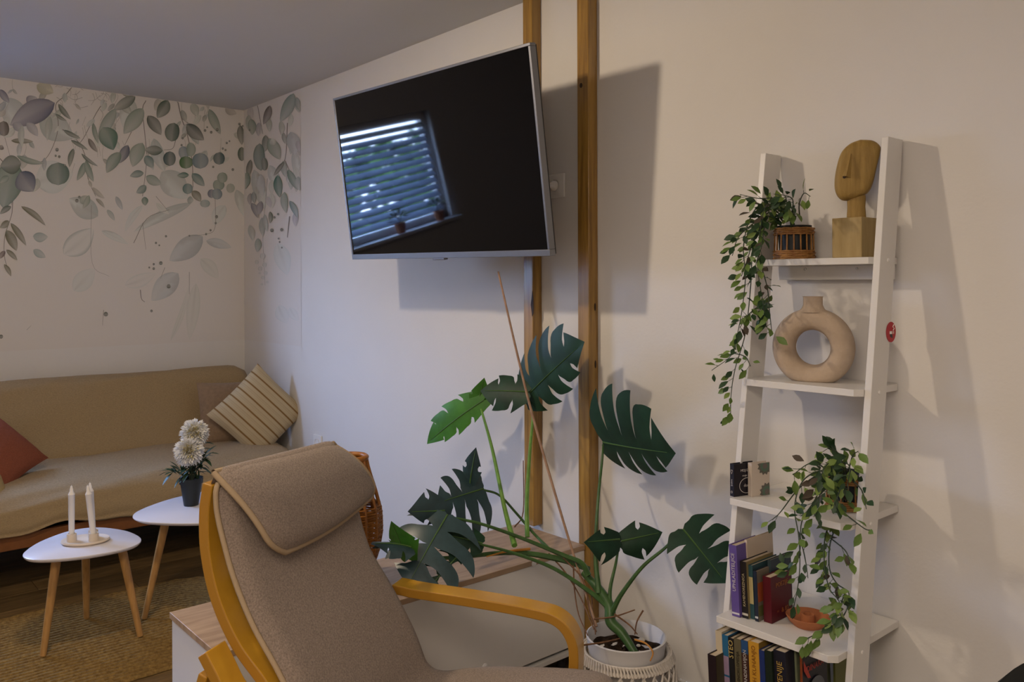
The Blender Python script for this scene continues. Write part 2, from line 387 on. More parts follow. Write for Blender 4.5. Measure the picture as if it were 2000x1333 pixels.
def dens(x0, y0, x1, y1, w, col, a=.9, tipfade=.35, shape=0, outline=False):
    """one printed leaf: outline drawn along base->tip, projected on the wall it is printed on"""
    LAY[0] += 1
    P0 = np.array(zc(x0, y0)); P1 = np.array(zc(x1, y1)); w = w/2.298; d = P1-P0; L = np.hypot(*d); d = d/L; n = np.array((-d[1], d[0]))
    K, J = 12, 6; vs = []; cs = []; side = 1 if rng.random() < .5 else -1; bend = (rng.random()-.5)*.12*L
    # keep one leaf on one wall
    mid = (P0+P1)/2; left = mid[0] < 478
    for i in range(K+1):
        t = i/K
        if shape == 0: ww = sin(pi*t**.85)**.8 if 0 < t < 1 else 0
        else: ww = sqrt(max(0, 1-(2*t-1)**2))
        for j in range(J+1):
            s = j/J*2-1; q = P0+d*L*t+n*(s*ww*w/2+bend*sin(pi*t))
            q[0] = min(q[0], 477.2) if left else max(q[0], 478.8)
            q[1] = max(q[1], 0)
            vs.append(wallmap(q[0], q[1]))
            edge = abs(s); k = a*(1-tipfade*t)*(.78+.22*edge)*(.92+.16*(s*side > 0))
            dk = 1-(.18 if a > .6 else .05)*(edge > .95)-.12*(1-t)*(abs(s) < .2)
            if outline: k = a*(.25 if edge < .9 else 1)
            c = alb(col, min(1, k)); cs.append((c[0]*dk, c[1]*dk, c[2]*dk, 1))
    fs = [(i*(J+1)+j, i*(J+1)+j+1, (i+1)*(J+1)+j+1, (i+1)*(J+1)+j) for i in range(K) for j in range(J)]
    PR.add(vs, fs, cs)
def line(pts, w, col, a=.8, z=True):
    LAY[0] += 1; pts = [np.array(zc(*p)) for p in pts]; vs = []; cs = []; m = len(pts)
    sp = cr_spline([V((p[0], p[1], 0)) for p in pts], 5); m = len(sp)
    for i in range(m):
        T = (sp[min(i+1, m-1)]-sp[max(0, i-1)]); n = V((-T.y, T.x, 0)).normalized()*(w/2.298/2)*(1-.5*i/m)
        for s in (-1, 1): q = sp[i]+n*s; vs.append(wallmap(q.x, max(0, q.y))); cs.append(alb(col, a))
    PR.add(vs, [(2*i, 2*i+1, 2*i+3, 2*i+2) for i in range(m-1)], cs)
def dot(x, y, r, col, a=.9): dens(x-r, y, x+r, y, 2*r, col, a, 0, 1)
cP, cG, cM, cL, cT, cN, cO, cB, cY, cFt, cD = (84, 78, 86), (52, 64, 48), (86, 98, 80), (110, 114, 95), (66, 88, 78), (52, 58, 72), (78, 72, 46), (74, 62, 52), (118, 108, 60), (118, 122, 110), (34, 46, 36)
cBl, cTd = (92, 100, 98), (36, 78, 60)
# faint washes first
for q in ((725, 450, 840, 570, 115, cFt, .5), (440, 650, 310, 570, 95, cFt, .6), (520, 560, 550, 622, 24, cBl, .6), (480, 620, 515, 670, 22, cFt, .7), (455, 715, 575, 775, 34, cFt, .4),
          (860, 590, 600, 720, 48, cFt, .55), (910, 740, 760, 850, 95, cBl, .5), (925, 760, 1040, 790, 44, cBl, .42), (800, 905, 680, 1030, 95, cBl, .42), (148, 740, 215, 742, 44, cFt, .8), (150, 800, 205, 835, 34, cFt, .8),
          (330, 985, 425, 885, 85, cFt, .28), (765, 1210, 850, 960, 26, cL, .22), (880, 950, 850, 1205, 60, cL, .2), (1060, 530, 1100, 655, 50, cFt, .5), (1245, 770, 1290, 915, 75, cFt, .3), (640, 600, 560, 720, 34, cFt, .35), (700, 590, 760, 640, 26, cL, .3),
          (180, 200, 330, 300, 120, cFt, .6), (160, 500, 330, 450, 150, cFt, .35), (20, 120, 130, 260, 110, cFt, .5), (590, 120, 560, 260, 80, cFt, .5), (690, 300, 740, 450, 60, cFt, .6), (1010, 600, 960, 690, 60, cFt, .35), (900, 840, 980, 930, 60, cL, .22),
          (1140, 440, 1190, 620, 60, cFt, .5), (1210, 420, 1260, 520, 50, cFt, .5), (1320, 350, 1330, 480, 40, cFt, .5), (1250, 1050, 1290, 1130, 60, cFt, .18), (1300, 1060, 1340, 1120, 40, cFt, .15)):
    dens(*q)
dens(285, 820, 420, 705, 105, cFt, .55, 0, 0, True); dens(560, 960, 700, 905, 60, cFt, .25, 0, 0, True)
# stems
for p, w in (([(330, 60), (290, 110), (250, 150), (262, 240), (240, 330), (195, 400), (120, 412)], 4), ([(470, 130), (430, 190), (380, 290), (350, 330)], 4), ([(655, 130), (640, 172), (652, 300), (658, 400), (640, 560)], 4),
             ([(795, 120), (815, 210), (840, 280), (862, 400), (866, 520)], 5), ([(815, 210), (862, 245)], 4), ([(790, 300), (775, 345), (735, 352)], 3), ([(875, 160), (878, 330)], 1.5), ([(920, 170), (915, 260)], 1.5), ([(1155, 145), (1172, 240), (1180, 280)], 3),
             ([(1290, 230), (1280, 390), (1240, 450)], 4), ([(1280, 400), (1310, 470)], 3), ([(0, 390), (60, 470), (56, 600), (50, 650), (22, 740), (20, 830), (40, 900)], 4), ([(60, 560), (50, 600)], 3), ([(280, 260), (330, 290), (380, 370), (395, 480), (430, 560)], 4),
             ([(590, 270), (560, 330)], 3), ([(965, 560), (965, 700), (925, 730), (850, 737)], 2), ([(20, 290), (45, 380)], 2), ([(640, 680), (655, 800)], 2), ([(740, 880), (720, 930)], 2), ([(410, 600), (414, 860), (490, 920)], 1.5), ([(850, 900), (850, 1000)], 2), ([(630, 980), (635, 1020), (650, 1035)], 4),
             ([(1200, 480), (1190, 600), (1180, 740), (1190, 960)], 1.5), ([(1300, 650), (1290, 745)], 6), ([(465, 1070), (460, 1140)], 2), ([(600, 770), (660, 660), (760, 620)], 3), ([(120, 1160), (140, 1140)], 1.5), ([(700, 560), (750, 620)], 2)):
    line(p, w, cB, .75)
for k in range(26):
    x = 170+rng.random()*330; y = 55+rng.random()*120; a = rng.random()*6.3; r = 25+rng.random()*45
    line([(x, y), (x+r*cos(a)*.6, y+r*sin(a)*.5), (x+r*cos(a+.4), max(45, y+r*sin(a+.4)))], 2, cB, .6)
for k in range(16):
    x = 300+rng.random()*180; y = 200+rng.random()*220; a = 1+rng.random()*1.2
    line([(x, y), (x+30*cos(a), y+50*sin(a))], 1.6, cO, .5)
# small loose foliage filling the upper band
for k in range(70):
    x = rng.random()*1060; y = 70+rng.random()**1.3*(430 if x < 450 else 330); a_ = .6+rng.random()*1.9; L_ = 26+rng.random()*46
    dens(x, y, x+L_*cos(a_), y+L_*sin(a_), L_*(.3+.3*rng.random()), (cG, cM, cL, cO, cT, cBl)[k % 6], .3+.35*rng.random())
    if k % 3 == 0: line([(x, y), (x-12*cos(a_)+6, y-30), (x+4, y-60)], 1.8, cO, .5)
for k in range(26):
    x = 1115+rng.random()*225; y = 110+rng.random()*520; L_ = 34+rng.random()*44
    dens(x, y, x+(rng.random()-.5)*24, y+L_, L_*.4, (cG, cM, cL, cT, cBl, cP)[k % 6], .3+.35*rng.random())
# leaves (front)
for q in ((0, 80, 42, 140, 32, cP), (125, 150, 165, 115, 60, cP, .7), (165, 60, 240, 95, 60, cY, .6), (246, 140, 45, 240, 108, cP, .95, .4), (60, 230, 100, 270, 40, cN, .6), (120, 230, 170, 290, 40, cN, .5), (15, 222, 20, 290, 52, cB, .9, .1, 1), (0, 350, 10, 330, 26, cB),
          (60, 400, 15, 615, 135, cM, .9, .2), (95, 412, 0, 425, 85, cG, .8, .1), (92, 450, 150, 538, 98, cN, .9, .3), (260, 408, 262, 510, 104, (76, 88, 74), .9, .1, 1), (95, 605, 205, 692, 26, cO), (48, 680, 118, 782, 28, cO), (28, 712, 75, 805, 44, cO), (28, 800, 78, 848, 22, cO), (18, 865, 50, 920, 20, cO),
          (50, 605, 0, 640, 26, cG), (40, 670, 0, 702, 30, cO), (22, 805, 0, 840, 22, (74, 52, 52)), (40, 470, 0, 500, 30, cM),
          (262, 145, 318, 215, 24, cG), (248, 190, 300, 222, 15, cG), (285, 262, 362, 300, 20, cG), (318, 308, 395, 352, 18, cG), (365, 368, 440, 425, 16, cG), (330, 345, 312, 430, 26, cG), (378, 408, 345, 490, 30, cM), (384, 400, 420, 495, 30, cM), (75, 378, 200, 412, 26, cM), (50, 310, 150, 314, 24, cO), (225, 200, 212, 310, 34, cM, .6), (100, 240, 100, 340, 30, cM, .5),
          (397, 300, 437, 362, 24, cB), (418, 230, 442, 325, 22, cM), (608, 112, 508, 172, 48, cG, .85, .5), (520, 165, 440, 310, 52, cM, .7), (460, 250, 510, 352, 85, cM, .8, -.4), (642, 165, 555, 280, 70, cL, .9), (755, 128, 705, 208, 56, cG, .95), (663, 198, 724, 284, 52, cD, .85), (575, 330, 535, 412, 44, cN, .9), (540, 362, 478, 455, 54, cM, .9),
          (640, 320, 595, 428, 66, cL, .9), (730, 355, 648, 350, 44, cG, .9), (782, 230, 770, 314, 66, (66, 74, 62), .95, .1, 1), (838, 236, 916, 308, 56, cD, .9), (762, 358, 762, 424, 56, (56, 66, 60), .95, .1, 1), (818, 335, 832, 395, 44, cBl, .8, .1, 1), (855, 318, 855, 382, 42, cL, .9, .1, 1), (832, 380, 834, 436, 62, (58, 82, 44), .95, .1, 1), (897, 365, 900, 436, 74, cBl, .9, .1, 1),
          (848, 464, 795, 468, 26, cTd, .9), (862, 458, 918, 514, 40, cT, .9), (843, 502, 843, 550, 46, (82, 98, 90), .9, .1, 1), (862, 536, 902, 584, 36, cO, .85), (840, 575, 868, 580, 34, cT, .6), (984, 362, 984, 418, 52, (60, 72, 68), .95, .1, 1), (652, 378, 686, 432, 42, cT, .9), (645, 455, 583, 470, 32, cT, .85), (656, 470, 724, 506, 44, cL, .9), (656, 512, 612, 545, 34, cT, .85), (648, 562, 652, 602, 30, cTd, .85),
          (938, 168, 990, 282, 42, cM, .8), (1010, 165, 1062, 190, 34, cB, .45), (978, 485, 980, 535, 52, cL, .9, .1, 1), (998, 452, 1000, 500, 46, cL, .85, .1, 1), (1034, 502, 1034, 545, 38, cL, .6, .1, 1), (950, 528, 950, 568, 34, cN, .75, .1, 1), (972, 525, 975, 575, 46, cBl, .85, .1, 1), (920, 575, 920, 610, 44, cFt, .8, .1, 1), (360, 590, 400, 560, 40, cL, .8), (415, 520, 470, 570, 22, cO, .5), (400, 555, 372, 615, 26, cL, .9), (430, 570, 470, 612, 16, cO, .7)):
    dens(*q)
for q in ((1212, 152, 1182, 238, 34, (66, 54, 48), .9), (1318, 98, 1258, 225, 54, (88, 104, 92), .8), (1330, 115, 1348, 180, 26, cT, .7), (1125, 212, 1132, 285, 38, cM, .8), (1078, 240, 1086, 330, 34, cD, .85), (1085, 338, 1086, 402, 32, cG, .9, .1, 1), (1125, 395, 1110, 478, 26, cD, .8), (1110, 450, 1092, 535, 34, cM, .9), (1192, 285, 1186, 362, 34, cG, .8), (1165, 322, 1172, 445, 52, (80, 92, 80), .85, .1, 1), (1184, 385, 1188, 445, 28, cG, .8, .1, 1),
          (1208, 300, 1256, 395, 56, cL, .9), (1305, 270, 1322, 375, 62, cBl, .55), (1335, 310, 1345, 360, 30, cP, .5), (1276, 405, 1228, 468, 20, cD, .85), (1246, 465, 1256, 566, 40, cTd, .95), (1292, 440, 1336, 532, 34, cTd, .8), (1276, 540, 1284, 635, 34, cL, .9), (1300, 580, 1336, 657, 28, cT, .85), (1338, 470, 1345, 535, 30, cT, .6), (1136, 540, 1142, 592, 22, cBl, .8), (1128, 590, 1158, 658, 30, cN, .7), (1172, 582, 1162, 642, 30, cP, .75), (1212, 628, 1212, 682, 20, cG, .85), (1176, 655, 1180, 740, 28, cT, .6), (1188, 640, 1200, 720, 22, cT, .5),
          (1158, 748, 1154, 812, 30, cFt, .9), (1120, 690, 1135, 760, 30, cFt, .6), (1170, 460, 1180, 560, 40, cBl, .45), (1200, 560, 1215, 610, 26, cP, .35), (1230, 330, 1220, 300, 30, cL, .5)):
    dens(*q)
for (x, y, r) in ((1178, 828, 14), (1152, 855, 10), (1188, 868, 11), (1168, 885, 11), (1192, 905, 10), (1180, 925, 9), (1175, 955, 6), (1200, 945, 6), (1165, 905, 6)): dens(x, y-r, x, y+r, r*1.6, cT, .45, 0, 1, True)
for (x, y, r) in ((920, 265, 6), (948, 272, 6), (975, 260, 7), (930, 250, 4), (1000, 345, 5), (1018, 320, 5), (1030, 312, 4), (1045, 440, 6), (957, 428, 5), (1012, 352, 5), (256, 350, 8), (250, 378, 5), (266, 382, 6), (292, 422, 5), (345, 580, 8), (356, 564, 6), (850, 737, 4), (925, 730, 5), (945, 712, 5), (968, 680, 5), (972, 652, 7), (757, 965, 9), (745, 740, 5), (700, 770, 5), (722, 860, 8), (690, 865, 5), (690, 885, 6), (680, 1075, 6), (475, 1090, 10), (1264, 710, 7), (1250, 750, 4), (1220, 712, 8), (1232, 655, 5), (1248, 640, 5), (1075, 235, 6), (1090, 245, 5), (1120, 262, 5), (670, 880, 4), (715, 780, 4), (5, 1190, 9), (1255, 765, 4), (1265, 790, 4), (820, 300, 5), (815, 330, 5)):
    dot(x, y, r, cD, .75)
prt = PR.build('leaf_print', M_PAPER, None); prt.parent = paper; prt['kind'] = 'stuff'

# ------------------------------------------------------------------ pendant lamp (hangs just above the picture)
PL = thing('pendant_lamp', 'dark shaded pendant lamp hanging above the coffee tables, out of view at the top', 'lamp', (LAMP.x, LAMP.y, H))
MB().tube([(LAMP.x, LAMP.y, H), (LAMP.x, LAMP.y, LAMP.z+.08)], .003, 6).build('cord', M_BLACKPL, PL)
MB().lathe([(.045, 0), (.045, -.02), (.01, -.03)], (LAMP.x, LAMP.y, H), 20).build('ceiling_rose', M_BLACKPL, PL)
MB().lathe([(.02, .095), (.06, .085), (.15, .045), (.17, .04), (.168, .037), (.06, .078), (.02, .085)], (LAMP.x, LAMP.y, LAMP.z), 32, closed=True).build('shade', M_BLACKPL, PL, smooth=True)
MB().tube([(LAMP.x, LAMP.y, LAMP.z+.10), (LAMP.x, LAMP.y, LAMP.z+.055)], .02, 12).build('socket', M_BLACKPL, PL)
lamp_light.parent = PL; lamp_light.location = LAMP-V(PL.location)

CPN = thing('added_fill_panel', 'added fill light panel under the ceiling behind the camera, out of view', 'lamp', (FILL.x, FILL.y, H))  # casing for the added fill light, never in view
mb_ = MB(); q_ = .78
mb_.box((FILL.x-q_, FILL.y-q_, H-.06), (FILL.x+q_, FILL.y-q_+.025, H)); mb_.box((FILL.x-q_, FILL.y+q_-.025, H-.06), (FILL.x+q_, FILL.y+q_, H))
mb_.box((FILL.x-q_, FILL.y-q_+.025, H-.06), (FILL.x-q_+.025, FILL.y+q_-.025, H)); mb_.box((FILL.x+q_-.025, FILL.y-q_+.025, H-.06), (FILL.x+q_, FILL.y+q_-.025, H))
mb_.build('frame', M_WHITEPL, CPN); box('housing', (FILL.x-.75, FILL.y-.75, H-.02), (FILL.x+.75, FILL.y+.75, H-.002), M_WHITEPL, CPN)
fill_light.parent = CPN; fill_light.location = FILL-V(CPN.location)
# ================================================================== wooden posts
for i, (x0, x1, lb) in enumerate(((2.797, 2.851, 'varnished wooden post behind the right edge of the television, left one of the pair'), (3.096, 3.153, 'varnished wooden post right of the wall socket, right one of the pair'))):
    t = thing('wooden_post', lb, 'post', ((x0+x1)/2, -.025, .0), 'varnished posts on the wall')
    z0 = .45 if i == 0 else 0.0
    t.location.z = z0
    box('timber', (x0, -.049, z0), (x1, -.001, H-.002), M_POST, t, bevel=.003)
    if i == 0:
        for (u, v, r) in ((1034, 695, .008), (1027, 740, .006)):
            p = at(u, v, y=-.049); MB().lathe([(r, 0), (r*1.0, .004), (r*.7, .007)], n=14, fr=frame(p, (1, 0, 0), (0, 0, 1), (0, -1, 0))).build('wood_plug', M_WICK, t, smooth=True)
        p = at(1041, 596, y=-.05)
        MB().prism([(-.012, 0), (-.002, .055), (0.004, .02), (.004, -.03), (-.004, -.045)], 0, .0015, frame(p, (1, 0, 0), (0, 0, 1), (0, -1, 0))).build('bark_knot', M_KNOTSHADE, t)
    else:
        p = at(1135, 167, y=-.049); MB().prism([(.007*cos(a), .009*sin(a)) for a in np.linspace(0, 2*pi, 12, endpoint=False)], 0, .001, frame(p, (1, 0, 0), (0, 0, 1), (0, -1, 0))).build('knot', M_KNOTSHADE, t)
        for (u, v) in ((1163, 712), (1162, 600)):
            p = at(u, v, x=x1+.0006); MB().prism([(.004*cos(a), .014*sin(a)) for a in np.linspace(0, 2*pi, 12, endpoint=False)], 0, .001, frame(p, (0, 1, 0), (0, 0, 1), (1, 0, 0))).build('knot', M_KNOTSHADE, t)

# ================================================================== television
TC = V((2.666, -.41, 1.835)); yw, tl, rl = .038, .145, -.013
TX = V((cos(yw), sin(yw), 0)); TN = V((sin(yw), -cos(yw), 0)); TU = V((0, 0, 1))*cos(tl)+TN*sin(tl)
TX, TU = TX*cos(rl)+TU*sin(rl), TU*cos(rl)-TX*sin(rl); TF = TX.cross(TU)   # TF faces the room
tf = frame(TC, TX, TU, TF)
TV = thing('television', 'large flat television with silver frame tilted on a wall bracket', 'television', tuple(TC-TF*.05))
w2, h2 = .6, .345
bz = MB()
bz.box((-w2, -h2, -.022), (w2, -h2+.022, .004), tf); bz.box((-w2, h2-.010, -.022), (w2, h2, .004), tf)
bz.box((-w2, -h2+.022, -.022), (-w2+.010, h2-.010, .004), tf); bz.box((w2-.010, -h2+.022, -.022), (w2, h2-.010, .004), tf)
bz.build('bezel', M_SILVER, TV, bevel=.0015)
M_SCR = mat('tv_screen', (.002, .002, .003), .035, .25)
box('screen', (-w2+.009, -h2+.021, -.01), (w2-.009, h2-.009, .0), M_SCR, TV, fr=tf)
box('back_panel', (-w2+.004, -h2+.004, -.03), (w2-.004, h2-.004, -.022), M_BLACKPL, TV, fr=tf)
box('rear_housing', (-.36, -.29, -.06), (.36, .12, -.03), M_BLACKPL, TV, fr=tf, bevel=.008)
box('sensor_tab', (-.035, -h2-.008, -.018), (.035, -h2+.001, .002), M_SILVER, TV, fr=tf, bevel=.002)
BR = thing('wall_bracket', 'black metal bracket carrying the television on the wall', 'bracket', (2.70, 0, 1.80))
box('wall_plate', (2.52, -.035, 1.68), (2.78, -.001, 1.95), M_BLACKPL, BR)
MB().box((-.15, -.15, -.085), (.15, .12, -.0605), tf).build('mount_plate', M_BLACKPL, BR)
MB().tube([(2.62, -.03, 1.82), (2.60, -.18, 1.82), tf((0, 0, -.08))], .018, 10).build('arm', M_BLACKPL, BR, smooth=True)

# ================================================================== wall socket with plug (between the posts)
def socket(px, py, wpx_half, lb, plug):
    c = at(px, py, y=0); s = .046
    t = thing('wall_socket', lb, 'socket', (c.x, 0, c.z))
    f = frame((c.x, 0, c.z), (1, 0, 0), (0, 0, 1), (0, -1, 0))
    box('cover_plate', (-s, -s, .0), (s, s, .009), M_WHITEPL, t, fr=f, bevel=.003)
    MB().lathe([(.026, .009), (.029, .0125), (.024, .0125), (.021, .0095), (.001, .0095)], n=28, fr=f).build('socket_ring', M_WHITEPL, t, smooth=True)
    if plug:
        p = thing('power_plug', 'white plug and cable in the wall socket beside the television', 'plug', tuple(f((0, 0, .013))))
        MB().lathe([(.0195, .0135), (.0195, .022), (.011, .034), (.006, .05)], n=20, fr=f).build('plug_body', M_WHITEPL, p, smooth=True)
        q = [f((0, 0, .045)), f((-.01, -.002, .056)), f((-.04, .004, .06)), V((c.x-.10, -.09, c.z+.012)), V((c.x-.16, -.17, c.z+.03)), tf((.36, -.06, -.07))]
        q = cr_spline(q, 6); MB().tube(q, .0036, 7).build('cable', M_WHITEPL, p, smooth=True)
    return t
socket(1088, 364, 17, 'white wall socket between the wooden posts beside the television', True)
socket(622, 866, 17, 'white wall socket low on the wall just above the armchair headrest', False)

# ================================================================== low cabinet
CX0, CX1, CY0, CY1, CZ = 2.772, 3.128, -1.395, -.052, .445
CB = thing('low_cabinet', 'long low white cabinet with pale oak top between the sofa corner and armchair', 'cabinet', ((CX0+CX1)/2, (CY0+CY1)/2, 0))
box('top_panel', (CX0-.004, CY0-.006, CZ-.018), (CX1+.004, CY1, CZ), M_OAKTOP, CB, bevel=.0015)
box('rear_board', (CX1-.006, CY0+.016, .095), (CX1, CY1, CZ-.018), M_WHITE, CB)
box('end_panel', (CX0, CY0, .083), (CX1-.006, CY0+.016, CZ-.018), M_WHITE, CB, bevel=.001)
box('end_panel', (CX0, CY1-.016, .083), (CX1-.006, CY1, CZ-.018), M_WHITE, CB, bevel=.001)
box('bottom_panel', (CX0, CY0, .068), (CX1+.008, CY1, .083), M_WHITE, CB, bevel=.001)
for k in range(3):
    y0 = CY0+.018+k*.435; y1 = y0+.43
    d = box('door', (CX0-.002, y0, .086), (CX0+.016, y1, CZ-.02), M_WHITE, CB, bevel=.001)
for (x, y) in ((CX0+.04, CY0+.06), (CX1-.04, CY0+.06), (CX0+.04, CY1-.08), (CX1-.04, CY1-.08)):
    MB().tube([(x, y, 0), (x, y, .068)], .016, 12).build('foot', M_BLACKPL, CB)
for (u, v) in ((1042, 1101), (947, 1303), (1128, 1234)):
    p = at(u, v, x=CX1+.001); MB().lathe([(.011, 0), (.011, .003), (.007, .005), (.001, .005)], n=16, fr=frame(p, (0, 1, 0), (0, 0, 1), (1, 0, 0))).build('clip', M_WHITEPL, CB, smooth=True)

# ================================================================== rug
RG = thing('jute_rug', 'braided jute rug with rounded end under the coffee tables', 'rug', (1.70, -1.6, 0))
def rr_outline(x0, x1, y0, y1, r, n=12):
    out = []
    for (cx, cy, a0) in ((x1-r, y1-r, 0), (x0+r, y1-r, 90), (x0+r, y0+r, 180), (x1-r, y0+r, 270)):
        for k in range(n+1):
            a = radians(a0+90*k/n); out.append((cx+r*cos(a), cy+r*sin(a)))
    return out
RX0, RX1, RY0, RY1 = 1.24, 2.16, -2.75, -.55
rb = MB().prism(rr_outline(RX0+.01, RX1-.01, RY0+.01, RY1-.01, .40), .0005, .006); rb.build('backing', M_JUTE, RG)
br = MB(); w = .026; k = 0
while k*w < .458:
    i = k*w+w/2
    o = rr_outline(RX0+i, RX1-i, RY0+i, RY1-i, max(.02, .42-i), 10)
    P = []; pts = []
    for a in range(len(o)):
        p = V((*o[a], 0)); q = V((*o[(a+1) % len(o)], 0)); d = (q-p).length; n = max(1, int(d/.03))
        for s in range(n): pts.append(p.lerp(q, s/n))
    nn = len(pts); vs = []; ph = rng.random()*3
    for s in range(nn):
        T = (pts[(s+1) % nn]-pts[s-1]).normalized(); N = V((T.y, -T.x, 0)); wob = .0018*sin(s*2.1+ph)
        for (u, z) in ((-.012, .003), (-.007, .011), (0, .0135+wob), (.007, .011), (.012, .003)):
            vs.append(pts[s]+N*(u+wob)+V((0, 0, z)))
    br.add(vs, [(s*5+j, s*5+j+1, ((s+1) % nn)*5+j+1, ((s+1) % nn)*5+j) for s in range(nn) for j in range(4)]); k += 1
o = br.build('braid_rows', M_JUTE, RG, smooth=True, autos=180); o['kind'] = 'stuff'

# ================================================================== sofa
SF = thing('sofa', 'low sofa under a beige woven throw along the mural wall', 'sofa', (.6, -1.3, 0))
def loft_y(prof, y0, y1, ny, m, name, parent, amp=.006, zdrape=None):
    """closed profile in (x,z) swept along y with rounded ends"""
    P = []; c = V((sum(p[0] for p in prof)/len(prof), 0, sum(p[1] for p in prof)/len(prof)))
    pr = cr_spline([V((p[0], 0, p[1])) for p in prof]+[V((prof[0][0], 0, prof[0][1]))], 6)[:-1]
    for i in range(ny+1):
        t = i/ny; y = y0+(y1-y0)*t; e = min(t*(y1-y0), (1-t)*(y1-y0)); s = 1-.10*max(0, 1-e/.07)**2 if e < .07 else 1
        row = []
        for j, p in enumerate(pr):
            q = c+(p-c)*s; dz = amp*(sin(y*7+j*.5)+sin(y*13+j*.9+1)*.6)
            if zdrape: dz += zdrape(y, q.x, q.z)
            row.append(V((q.x+amp*.5*sin(y*5+j), y, q.z+dz)))
        P.append(row)
    mb = MB(); n = len(P[0]); vs = [p for r in P for p in r]
    fs = [(i*n+j, i*n+(j+1) % n, (i+1)*n+(j+1) % n, (i+1)*n+j) for i in range(ny) for j in range(n)]+[tuple(range(n-1, -1, -1)), tuple(ny*n+k for k in range(n))]
    mb.add(vs, fs); return mb.build(name, m, parent, smooth=True, autos=80)
loft_y([(.12, .30), (.10, .60), (.12, .845), (.17, .885), (.25, .875), (.30, .80), (.37, .62), (.44, .45), (.42, .32)], -2.55, -.10, 60, M_THROW, 'back_cushion', SF, .004)
loft_y([(.34, .30), (.36, .46), (.44, .495), (.65, .485), (.85, .465), (.95, .43), (1.0, .37), (1.015, .305), (.99, .285), (.7, .28)], -2.55, -.10, 70, M_THROW, 'seat_cushion', SF, .004, lambda y, x, z: (.014*sin(y*9+.6)+.008*sin(y*23)) if (x > .9 and z < .36) else 0)
for (a, b) in (((.96, -2.5, .215), (.995, -.12, .285)), ((.1, -2.5, .215), (.14, -.12, .285)), ((.1, -2.5, .215), (.995, -2.46, .285)), ((.1, -.16, .215), (.995, -.12, .285))):
    box('rail', a, b, M_SOFAWOOD, SF, bevel=.004)
for (x, y) in ((.96, -2.45), (.96, -.2), (.14, -2.45), (.14, -.2)):
    MB().tube([(x, y, 0), (x, y, .215)], [.02, .026], 12).build('leg', M_SOFAWOOD, SF, smooth=True)
box('slat_base', (.14, -2.46, .25), (.96, -.16, .268), M_BLACKPL, SF)

def cushion(name, label, C, X, Y, w, h, th, m, seams=None, ear=.06, parts=None):
    C, X, Y = V(C), V(X).normalized(), V(Y); Y = (Y-X*Y.dot(X)).normalized(); Z = X.cross(Y)
    mb = MB(); n = 22
    for sgn in (1, -1):
        P = []
        for i in range(n+1):
            row = []
            for j in range(n+1):
                a = -1+2*i/n; b = -1+2*j/n
                pa = 1-abs(a)**2.6; pb = 1-abs(b)**2.6; t = (max(0, pa*pb))**.55*th/2
                pin = 1-ear*(1-abs(b)**2)*abs(a)**2; pin2 = 1-ear*(1-abs(a)**2)*abs(b)**2
                t += .0018*sin(a*17+b*5)*(1-max(abs(a), abs(b)))
                row.append(C+X*(a*pin*w/2)+Y*(b*pin2*h/2)+Z*(sgn*(t+.0008)))
            P.append(row)
        mb.grid(P)
    rim = []
    o = mb.build(name, m, None, smooth=True, loc=C-V((0, 0, h/2)), autos=180)
    return tag(o, label, 'cushion', 'cushions on the sofa')
# colours of the striped one come from a procedural wave material
ms = bpy.data.materials.new('striped_linen'); ms.use_nodes = True; t_ = ms.node_tree; b_ = t_.nodes['Principled BSDF']; b_.inputs['Roughness'].default_value = .95
c_ = t_.nodes.new('ShaderNodeTexCoord'); s_ = t_.nodes.new('ShaderNodeVectorMath'); s_.operation = 'DOT_PRODUCT'
m1 = t_.nodes.new('ShaderNodeMath'); m1.operation = 'MULTIPLY'; m1.inputs[1].default_value = 17.5; m2 = t_.nodes.new('ShaderNodeMath'); m2.operation = 'FRACT'
r_ = t_.nodes.new('ShaderNodeValToRGB'); e = r_.color_ramp.elements
e[0].position = 0; e[0].color = (.44, .35, .21, 1); e[1].position = .80; e[1].color = (.44, .35, .21, 1)
for p, c in ((.83, (.20, .11, .03, 1)), (.95, (.20, .11, .03, 1)), (.98, (.44, .35, .21, 1)), (.25, (.46, .37, .225, 1)), (.30, (.40, .31, .18, 1)), (.35, (.46, .37, .225, 1)), (.5, (.40, .31, .18, 1)), (.55, (.46, .37, .225, 1))):
    q = r_.color_ramp.elements.new(p); q.color = c
t_.links.new(c_.outputs['Object'], s_.inputs[0]); t_.links.new(s_.outputs['Value'], m1.inputs[0]); t_.links.new(m1.outputs[0], m2.inputs[0]); t_.links.new(m2.outputs[0], r_.inputs[0]); t_.links.new(r_.outputs[0], b_.inputs['Base Color'])
cushion('square_cushion', 'plain taupe cushion leaning on the sofa back, behind the striped cushion', (.475, -.27, .645), (.12, 1, -.02), (-.32, 0, 1), .40, .37, .13, M_TAUPE)
SX = V((.30, .55, -.62)); SY = V((.10, .72, .72))
cs_ = cushion('square_cushion', 'striped cream cushion standing on its corner at the right end of the sofa', (.66, -.20, .655), SX, SY, .40, .40, .13, ms)
sd = SY.normalized()+V((0, 0, 0)); s_.inputs[1].default_value = tuple((V(SY)-SX.normalized()*V(SY).dot(SX.normalized())).normalized())
cushion('square_cushion', 'rust red cushion leaning on the left part of the sofa', (.66, -1.50, .605), (.4, .62, -.67), (-.55, .78, .28), .35, .32, .12, M_RUST)
cushion('square_cushion', 'olive beige cushion lying below the rust red cushion at the left edge', (.80, -1.66, .52), (-.2, .95, -.1), (-.7, 0, .55), .36, .30, .12, M_BEIGEC)

